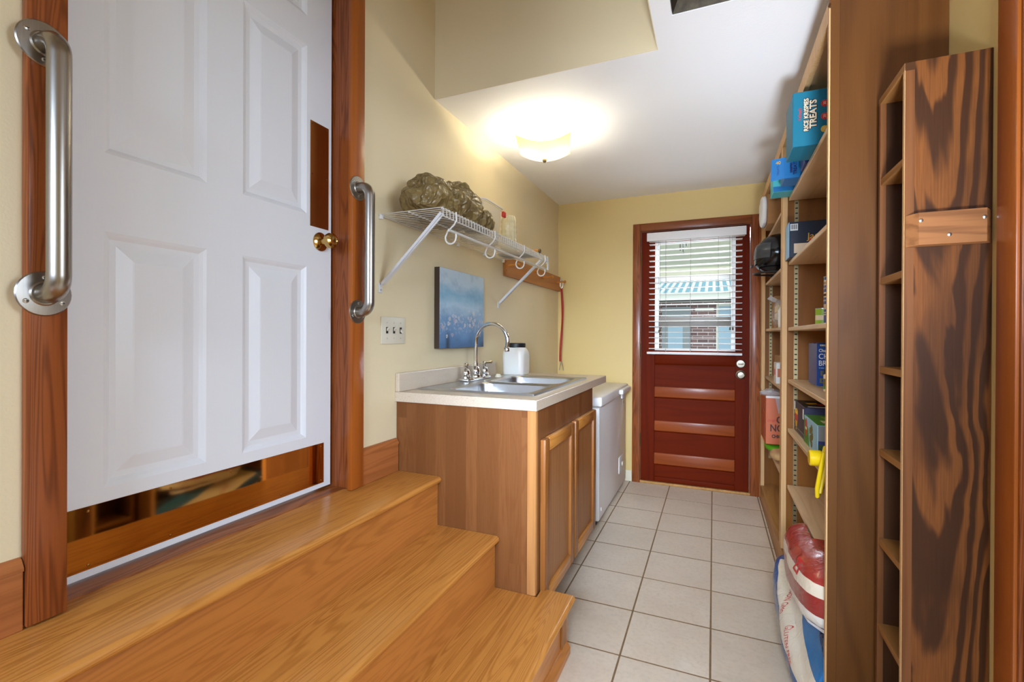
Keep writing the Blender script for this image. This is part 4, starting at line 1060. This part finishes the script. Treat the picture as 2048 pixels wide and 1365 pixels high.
# A4 chicken pack
S4 = ZA[3]+.0185
ck = thing('canned_chicken_pack', 'blue shrink wrapped pack of canned chicken breast on the fourth shelf', 'canned food', (.45, 2.42, S4))
for dx in (0, .083):
    for dy in (0, .09):
        for k in range(2):
            o = (.450+dx, 2.395+dy, S4+k*.094)
            pc_ = part('can', B().lathe([(.041, .0), (.0435, .003), (.0435, .090), (.041, .093), (.038, .092), (.0001, .091)], o, n=26, cap=False), 'can_blue', ck, True)
            part('rim', B().lathe([(.042, 0), (.0442, 0), (.0442, .003), (.042, .003)], o, n=26), 'screw', pc_, True)
M['film_thin'] = plain('thin_clear_film', (230, 232, 236), .1, 0, 0, Alpha=.10)
part('wrap', B().blob((.491, 2.44, S4+.094), (.086, .092, .096), 7, 64, 24), 'film_thin', ck, True)
fy = 2.3455
part('label_sheet', B().box(.4042, fy, S4+.006, .574, fy+.002, S4+.184, .0008, 1), 'can_blue', ck)
part('side_label', B().box(.4025, fy+.002, S4+.006, .4045, 2.53, S4+.184), 'can_blue', ck)
part('banner', B().box(.411, fy-.0006, S4+.172, .455, fy, S4+.182), 'black_ink', ck)
for s_, x, z, sz, m_ in (('KIRKLAND', .413, .177, .0095, 'white_ink'), ('Chunk', .409, .155, .018, 'white_ink'), ('CHICKEN', .408, .130, .031, 'white_ink'), ('BREAST', .408, .101, .031, 'white_ink'), ('in water', .410, .082, .007, 'sky_ink')):
    text(s_, (x, fy-.0008, S4+z), (1, 0, 0), (0, 0, 1), sz, m_, ck, sx=.82, align='LEFT', bold=.0003)
for x, z, tl in ((.416, .058, -.010), (.413, .026, .0)):
    tin = part('printed_tin', B().prism([(x, fy, S4+z+.012), (x+.055, fy, S4+z+.012+tl), (x+.055, fy, S4+z-.008+tl), (x, fy, S4+z-.008)], (0, -.0006, 0)), 'olive_ink', ck)
    part('printed_band', B().prism([(x+.006, fy-.0006, S4+z+.007), (x+.05, fy-.0006, S4+z+.007+tl), (x+.05, fy-.0006, S4+z-.002+tl), (x+.006, fy-.0006, S4+z-.002)], (0, -.0005, 0)), 'can_blue', tin)
sp_ = thing('spice_jar', 'little spice jar with black cap in front of the canned chicken', 'jar', (.418, 2.17, S4))
part('jar_body', B().lathe([(.018, 0), (.0195, .002), (.0195, .062), (.016, .068)], (.415, 2.175, S4), n=20), 'cream_ink', sp_, True); part('label', B().lathe([(.0198, .01), (.0198, .05)], (.415, 2.175, S4), n=20, cap=False), 'olive_ink', sp_, True)
part('label_stripe', B().lathe([(.020, .01), (.020, .022)], (.415, 2.175, S4), n=20, cap=False), 'green_card', sp_, True); part('cap', B().lathe([(.0185, .068), (.0185, .087), (.0001, .088)], (.415, 2.175, S4), n=20), 'black_matt', sp_, True, 'black cap')
ob = thing('oil_bottle', 'amber oil bottle next to the spice jar, half hidden by the pantry end panel', 'bottle', (.42, 2.04, S4))
part('bottle_body', B().lathe([(.030, 0), (.033, .004), (.033, .07), (.026, .10), (.013, .13), (.013, .15)], (.436, 2.06, S4), n=20), plain('amber_oil', (206, 150, 40), .15), ob, True); part('cap', B().lathe([(.015, .15), (.015, .166), (.0001, .166)], (.436, 2.06, S4), n=16), 'yellow', ob, True)
# A5 fries and green cartons
S5 = ZA[4]+.0185
bx = thing('fries_carton', 'dark purple carton printed with yellow fries on the fifth shelf', 'box', (.46, 2.59, S5))
part('carton', B().box(.372, 2.435, S5, .575, 2.715, S5+.146, .002, 1), 'purple_card', bx)
part('black_top', B().box(.374, 2.437, S5+.146, .573, 2.713, S5+.1465), 'black_ink', bx)
X_ = .3715
def on_x(pts, mat, par, name, d=-.0006): part(name, B().prism([(X_, y, z) for y, z in pts], (d, 0, 0)), mat, par)
on_x([(2.645, S5+.01), (2.665, S5+.01), (2.69, S5+.07), (2.615, S5+.07)], 'yellow_ink', bx, 'fries_sleeve'); on_x([(2.612, S5+.055), (2.692, S5+.055), (2.695, S5+.09), (2.61, S5+.09)], 'red_ink', bx, 'fries_sleeve', -.0009)
for i in range(6): on_x([(2.614+.0135*i, S5+.086), (2.622+.0135*i, S5+.086), (2.622+.0135*i, S5+.108+.008*math.sin(i*2.3)), (2.614+.0135*i, S5+.108+.008*math.sin(i*2.3))], 'yellow_ink', bx, 'fry', -.0011)
on_x([(2.437, S5+.02), (2.713, S5+.02), (2.713, S5+.026), (2.437, S5+.026)], 'grey_ink', bx, 'print_line'); on_x([(2.437, S5+.006), (2.713, S5+.006), (2.713, S5+.009), (2.437, S5+.009)], 'grey_ink', bx, 'print_line')
on_x([(2.45, S5+.09), (2.475, S5+.09), (2.475, S5+.135), (2.45, S5+.135)], 'white_ink', bx, 'print_patch'); on_x([(2.685, S5+.10), (2.712, S5+.10), (2.712, S5+.142), (2.685, S5+.142)], 'white_ink', bx, 'print_patch')
part('top_print', B().prism([(.43, 2.58, S5+.1466), (.50, 2.60, S5+.1466), (.52, 2.55, S5+.1466), (.45, 2.53, S5+.1466)], (0, 0, .0004)), 'red_ink', bx); part('top_print', B().prism([(.40, 2.60, S5+.1466), (.45, 2.62, S5+.1466), (.44, 2.57, S5+.1466), (.41, 2.56, S5+.1466)], (0, 0, .0004)), 'yellow_ink', bx); part('top_label', B().box(.39, 2.455, S5+.1466, .47, 2.475, S5+.147), 'white_ink', bx)
bx = thing('green_carton', 'green and sky blue carton in front of the dark fries carton', 'box', (.46, 2.28, S5))
X_ = .3695
part('carton', B().box(.370, 2.135, S5, .575, 2.425, S5+.118, .002, 1), 'sky_card', bx)
part('green_top', B().box(.371, 2.137, S5+.118, .574, 2.423, S5+.1186), 'green_card', bx)
part('dark_end', B().box(.372, 2.1344, S5+.001, .573, 2.135, S5+.050), 'green_dark', bx); part('grey_end', B().box(.372, 2.1344, S5+.052, .573, 2.135, S5+.117), 'grey_ink', bx); part('navy_end', B().box(.372, 2.1342, S5+.044, .573, 2.1346, S5+.058), 'navy_card', bx)
on_x([(2.424, S5+.001), (2.30, S5+.001), (2.32, S5+.07), (2.424, S5+.11)], 'green_card', bx, 'green_print')
on_x([(2.37, S5+.03), (2.35, S5+.05), (2.35, S5+.09), (2.37, S5+.11), (2.39, S5+.09), (2.39, S5+.05)], 'red_ink', bx, 'badge', -.001); on_x([(2.388, S5+.062), (2.352, S5+.062), (2.352, S5+.072), (2.388, S5+.072)], 'cream_ink', bx, 'badge_band', -.0014)
for y, z, r_ in ((2.25, .085, .016), (2.28, .072, .014), (2.24, .055, .017), (2.27, .040, .016), (2.25, .022, .014)): on_x([(y+r_*math.cos(a_*PI/4)*1.2, S5+z+r_*math.sin(a_*PI/4)) for a_ in range(8)], 'olive_ink', bx, 'printed_food', -.0009-.0001*y)
part('top_print', B().box(.40, 2.20, S5+.1186, .47, 2.26, S5+.119), 'cream_ink', bx); part('top_print', B().box(.42, 2.30, S5+.1186, .52, 2.38, S5+.119), 'lime', bx)
# yellow oil jug lying over the shelf edge
jg = thing('yellow_jug', 'oil jug with yellow cap and handle poking over the fifth shelf edge', 'jug', (.45, 1.86, S5))
part('jug_body', B().blob((.475, 1.84, S5+.062), (.10, .058, .0615), 3, 40, 24), plain('jug_plastic', (226, 216, 180), .3), jg, True)
part('neck', B().lathe([(.030, .03), (.024, .0), (.021, -.02), (.021, -.035)], (.36, 1.83, S5+.062), (1, 0, .0), 20), 'yellow', jg, True)
cp = part('cap', B().lathe([(.025, 0), (.026, .002), (.026, .030), (.023, .034), (.0001, .035)], (.326, 1.825, S5+.060), (-1, 0, 0), 24), 'yellow', jg, True, 'ribbed yellow cap')
part('neck_ring', B().lathe([(.021, 0), (.036, .002), (.037, .006), (.021, .008)], (.337, 1.825, S5+.060), (1, 0, .0), 24), 'yellow', jg, True)
part('handle_loop', B().tube([(.336, 1.812, S5+.10), (.328, 1.79, S5+.085), (.318, 1.785, S5+.03), (.31, 1.79, S5-.03), (.312, 1.798, S5-.058), (.320, 1.806, S5-.05), (.330, 1.812, S5+.0), (.338, 1.815, S5+.05)], .0065, 10), 'yellow', jg, True)

# dog food bags
def bands(name, axis, stops, src='Generated', warp=.05, rough=.22, off=0):
    t = NT(name); tc = t.n('ShaderNodeTexCoord'); d = t.n('ShaderNodeVectorMath', operation='DOT_PRODUCT'); t.l(tc.outputs[src], d.inputs[0]); d.inputs[1].default_value = axis
    n = t.noise(t.vec((1, 1, 1), False), 9, 2); x = t.math('ADD', t.math('ADD', d.outputs['Value'], off), t.math('MULTIPLY', t.math('SUBTRACT', n, .5), warp))
    cr = t.n('ShaderNodeValToRGB'); cr.color_ramp.interpolation = 'CONSTANT'; t.l(x, cr.inputs[0]); el = cr.color_ramp.elements
    el[0].position, el[0].color = 0, lin(stops[0][1]); el[1].position, el[1].color = stops[1][0], lin(stops[1][1])
    for p, c in stops[2:]: e = el.new(p); e.color = lin(c)
    t.base(cr.outputs[0]); t.set(Roughness=rough, Coat_Weight=.5, Coat_Roughness=.1)
    t.bump(t.noise(t.vec((1, 1, 1), False), 34, 3, .5, 1.2), .35, .01)
    return t.m
DK = .1085
red_m = bands('red_bag_print', (0, .06, 1), [(0, (126, 42, 40)), (.20, (232, 226, 214)), (.36, (150, 34, 30)), (.60, (236, 222, 198)), (.76, (168, 52, 44))], warp=.06)
blue_m = bands('blue_bag_print', (0, -.62, .55), [(0, (34, 30, 30)), (.50, (24, 84, 146)), (.64, (232, 222, 200)), (.84, (44, 118, 178)), (1.1, (30, 60, 100))], warp=.03, off=.60)
rb = thing('red_food_bag', 'red and white plastic pet food bag lying on top of the blue bag', 'bag', (.44, 2.36, DK+.19))
ro = B(); ro.blob((.412, 1.99, .338), (.158, .275, .118), 3.4, 90, 56, .008, 9, 4)
for v_ in ro.bm.verts:
    p = v_.co
    if p.y > 2.005: p.z = min(p.z, ZA[5]-.004 if p.x > .335 else .46)
    p.z = max(p.z, DK+.10 + .02*(p.y-1.9)); p.x = min(p.x, XR-.03)
    if p.x > .31: p.y = max(p.y, PY0+.024)
rbo = part('bag_body', ro, red_m, rb, True)
tv = bvh(rbo)
text('ZI', (.2, 1.86, .40), (.0, -1, 0), (0, 0, 1), .06, 'red_ink', rb, proj=tv, bold=.002)
def on_bag(tree, pts):
    out = []
    for y, z in pts:
        hit = tree.ray_cast(Vector((-.5, y, z)), Vector((1, 0, 0)))[0]
        if hit: out.append((hit.x-.003, y, z))
    return out
part('seam', B().strip(on_bag(tv, [(2.25-.05*k, .262-.003*k) for k in range(12)]), (0, 0, .032)), 'white_card', rb, solid=.0015)
bb_ = thing('blue_food_bag', 'white and blue pet food bag on the pantry deck below the red bag', 'bag', (.40, 2.2, DK))
bo = B(); bo.blob((.405, 2.08, .168), (.175, .40, .078), 3.0, 90, 48, .010, 8, 11)
for v_ in bo.bm.verts:
    p = v_.co
    d_ = max(0, min(1, (.345-p.x)/.07))*max(0, min(1, (2.35-p.y)/.6))
    p.z -= d_*.13
    if p.x > .309: p.z = max(p.z, DK+.0008)
    p.z = max(p.z, .006); p.z = min(p.z, DK+.106+.02*(p.y-1.9)-.004); p.x = min(p.x, XR-.03)
    if p.x > .309: p.y = max(p.y, PY0+.024)
bbo = part('bag_body', bo, blue_m, bb_, True)
bvb = bvh(bbo)
text('NON GMO', (.22, 2.08, .165), (0, -.8, -.5), (0, -.5, .8), .022, 'red_ink', bb_, proj=bvb)
text('GLUTEN FREE', (.22, 1.90, .105), (0, -.8, -.5), (0, -.5, .8), .022, 'red_ink', bb_, proj=bvb)
v_ = None
text('BLEND', (.22, 2.28, .13), (0, -.8, -.5), (0, -.5, .8), .03, 'white_ink', bb_, proj=bvb)
part('end_seal', B().strip(on_bag(bvb, [(2.36, .15), (2.375, .17), (2.36, .19)]), (0, .04, 0)), 'white_card', bb_, solid=.002)

# B bay goods
SB1 = ZB[0]+.0185
bx = thing('wrapped_carton', 'open cardboard carton in white plastic on the far top shelf', 'box', (.38, 3.2, SB1))
part('carton', B().box(.304, 3.33, SB1, .55, 3.55, SB1+.185, .003, 1), 'cardboard', bx); part('flap', B().prism([(.304, 3.329, SB1+.185), (.36, 3.329, SB1+.185), (.35, 3.29, SB1+.14), (.31, 3.29, SB1+.14)], (0, .003, 0)), 'cardboard', bx)
b = B(); b.blob((.290, 3.42, SB1+.096), (.022, .10, .094), 3, 40, 26, .008, 14, 3); 
for v_ in b.bm.verts: v_.co.z = max(v_.co.z, SB1+.001) if v_.co.x > .34 else v_.co.z; v_.co.x = min(v_.co.x, .303)
part('plastic_wrap', b, 'white_card', bx, True, 'crumpled white plastic')
# helmet
SB2 = ZB[1]+.0185
hm = thing('motorcycle_helmet', 'glossy black full face helmet overhanging the far pantry shelf', 'helmet', (.38, 3.33, SB2))
HC = Vector((.372, 3.34, SB2+.125))
def hshape(p, ph, th):
    x, y, z = p
    if z < 0: x *= (1.0 + .10*(-z/.125)) if x < 0 else (1-.18*(-z/.125)); y *= 1-.10*(-z/.125)
    if x < 0 and z < -.02: x -= .014*min(1, (-z-.02)/.05)
    if x > 0 and z < -.06: z += .02*min(1, x/.1)
    return Vector((x, y, z))
part('shell', B().blob(HC, (.135, .112, .125), 2.08, 56, 36, fn=hshape), 'black', hm, True)
b = B(); rows = []
for i in range(9):
    th = -.22 + .70*i/8; row = []
    for k in range(25):
        ph = PI - 1.15 + 2.3*k/24; e_ = 2/2.08
        pw = lambda x, e: math.copysign(abs(x)**e, x)
        p = Vector((pw(math.cos(th), e_)*pw(math.cos(ph), e_)*.141, pw(math.cos(th), e_)*pw(math.sin(ph), e_)*.118, pw(math.sin(th), e_)*.130))
        row.append(b.bm.verts.new(HC + hshape(p, ph, th)))
    rows.append(row)
for A, C in zip(rows, rows[1:]):
    for k in range(24): b.bm.faces.new((A[k], A[k+1], C[k+1], C[k]))
part('visor', b, 'visor', hm, True, 'smoke tinted visor', recalc=False)
b = B()
part('visor_pivot', B().lathe([(.018, 0), (.018, .006), (.0001, .007)], (HC.x+.03, HC.y-.112, HC.z+.02), (0, -1, 0), 18), 'black_matt', hm, True)
part('chin_vent', B().box(HC.x-.158, HC.y-.03, HC.z-.075, HC.x-.146, HC.y+.03, HC.z-.062, .003), 'black_matt', hm, True)
part('trim_rim', B().tube([(HC.x+.138*math.cos(a_)-.004, HC.y+.10*math.sin(a_), HC.z-.118+(.018*max(0, math.cos(a_)))) for a_ in [2*PI*k/32 for k in range(32)]], .006, 8, closed=True), 'black_matt', hm, True)
# B3
SB3 = ZB[2]+.0185
one('brown_carton', B().box(.378, 3.62, SB3, .56, 3.80, SB3+.22, .003, 1), 'cardboard', 'plain brown carton standing at the back of the middle far shelf', 'box')
pb = thing('snack_bag', 'clear plastic bag of packaged snacks on the middle far shelf', 'bag', (.40, 3.4, SB3))
b = B(); b.blob((.402, 3.42, SB3+.090), (.055, .14, .090), 2.6, 44, 30, .010, 16, 6)
for v_ in b.bm.verts: v_.co.z = max(v_.co.z, SB3+.001)
part('film', b, 'film', pb, True)
part('film_tip', B().prism([(.355, 3.50, SB3+.17), (.41, 3.48, SB3+.165), (.345, 3.53, SB3+.215), (.325, 3.54, SB3+.195)], (0, .004, 0)), 'film', pb)
for z, m_ in ((.005, 'cardboard'), (.055, 'cream_ink'), (.10, 'yellow_ink')): part('packet', B().box(.366, 3.34, SB3+z, .44, 3.52, SB3+z+.042, .004, 2), m_, pb, True)
one('white_tube', B().lathe([(.022, 0), (.022, .10), (.018, .11), (.012, .125), (.0001, .126)], (.378, 3.235, SB3), n=20), 'white', 'small white bottle in front of the snack bag', 'bottle', smooth=True)
# B4
SB4 = ZB[3]+.0185
bx = thing('white_carton', 'small white carton with printed picture on the fourth far shelf', 'box', (.42, 3.2, SB4)); part('carton', B().box(.346, 3.22, SB4, .50, 3.345, SB4+.125, .002, 1), 'white_card', bx); part('printed_panel', B().box(.3450, 3.24, SB4+.03, .3458, 3.32, SB4+.10), 'cream_ink', bx); part('printed_mark', B().box(.3444, 3.26, SB4+.05, .3450, 3.30, SB4+.085), 'red_ink', bx); part('printed_mark', B().box(.352, 3.2194, SB4+.04, .40, 3.22, SB4+.09), 'orange_card', bx)
one('flat_carton', B().box(.366, 3.37, SB4, .52, 3.50, SB4+.165, .002, 1), 'cardboard', 'brown carton standing behind the small white carton', 'box')
# B5
SB5 = ZB[4]+.0185
gb = thing('green_snack_bag', 'bright green snack bag lying under the orange noodle carton', 'bag', (.42, 3.5, SB5))
b = B(); b.blob((.405, 3.58, SB5+.028), (.085, .16, .027), 2.6, 40, 20, .006, 16, 8)
for v_ in b.bm.verts: v_.co.z = min(max(v_.co.z, SB5+.001), SB5+.058)
go = part('bag_body', b, plain('green_film', (96, 176, 34), .3), gb, True)
part('dark_stripe', B().box(.325, 3.52, SB5+.02, .332, 3.64, SB5+.03), 'green_dark', gb)
one('tan_snack_bag', B().blob((.392, 3.28, SB5+.034), (.070, .12, .030), 2.4, 40, 20, .006, 15, 2), plain('tan_film', (206, 168, 116), .4), 'tan paper bag lying in front of the green bag', 'bag', smooth=True)
nb = thing('noodle_carton', 'tall orange noodle carton with torn plastic wrap on the lowest far shelf', 'box', (.44, 3.6, SB5+.06))
nz = SB5+.0605
part('carton', B().box(.312, 3.45, nz, .57, 3.78, nz+.30, .003, 1), 'orange_card', nb)
part('open_window', B().prism([(.365, 3.4496, nz+.298), (.57, 3.4496, nz+.298), (.57, 3.4496, nz+.20), (.385, 3.4496, nz+.20)], (0, -.0008, 0)), 'film', nb)
part('carton_lip', B().box(.312, 3.445, nz+.298, .57, 3.45, nz+.312), 'white_card', nb)
for s_, x, z, sz, m_ in (('CUP', .372, .158, .062, 'brown_ink'), ('NOODLES', .336, .104, .062, 'brown_ink'), ('CHICKEN', .347, .052, .028, 'brown_ink')):
    text(s_, (x, 3.4496, nz+z), (1, 0, 0), (0, 0, 1), sz, m_, nb, bold=.0015, sx=.8, align='LEFT')
text('Original', (.322, 3.4496, nz+.150), (1, 0, .15), (0, 0, 1), .020, 'red_ink', nb, align='LEFT')
b = B(); b.blob((.345, 3.50, nz+.325), (.075, .06, .028), 2.1, 40, 24, .018, 18, 5)
for v_ in b.bm.verts: v_.co.z = max(v_.co.z, nz+.313)
part('plastic_wrap', b, 'film', nb, True, 'torn clear plastic')
b = B(); b.strip([(.311, 3.46, nz+.29), (.303, 3.47, nz+.22), (.308, 3.48, nz+.12), (.305, 3.47, nz+.03)], (0, .03, 0)); part('plastic_strip', b, 'film', nb)
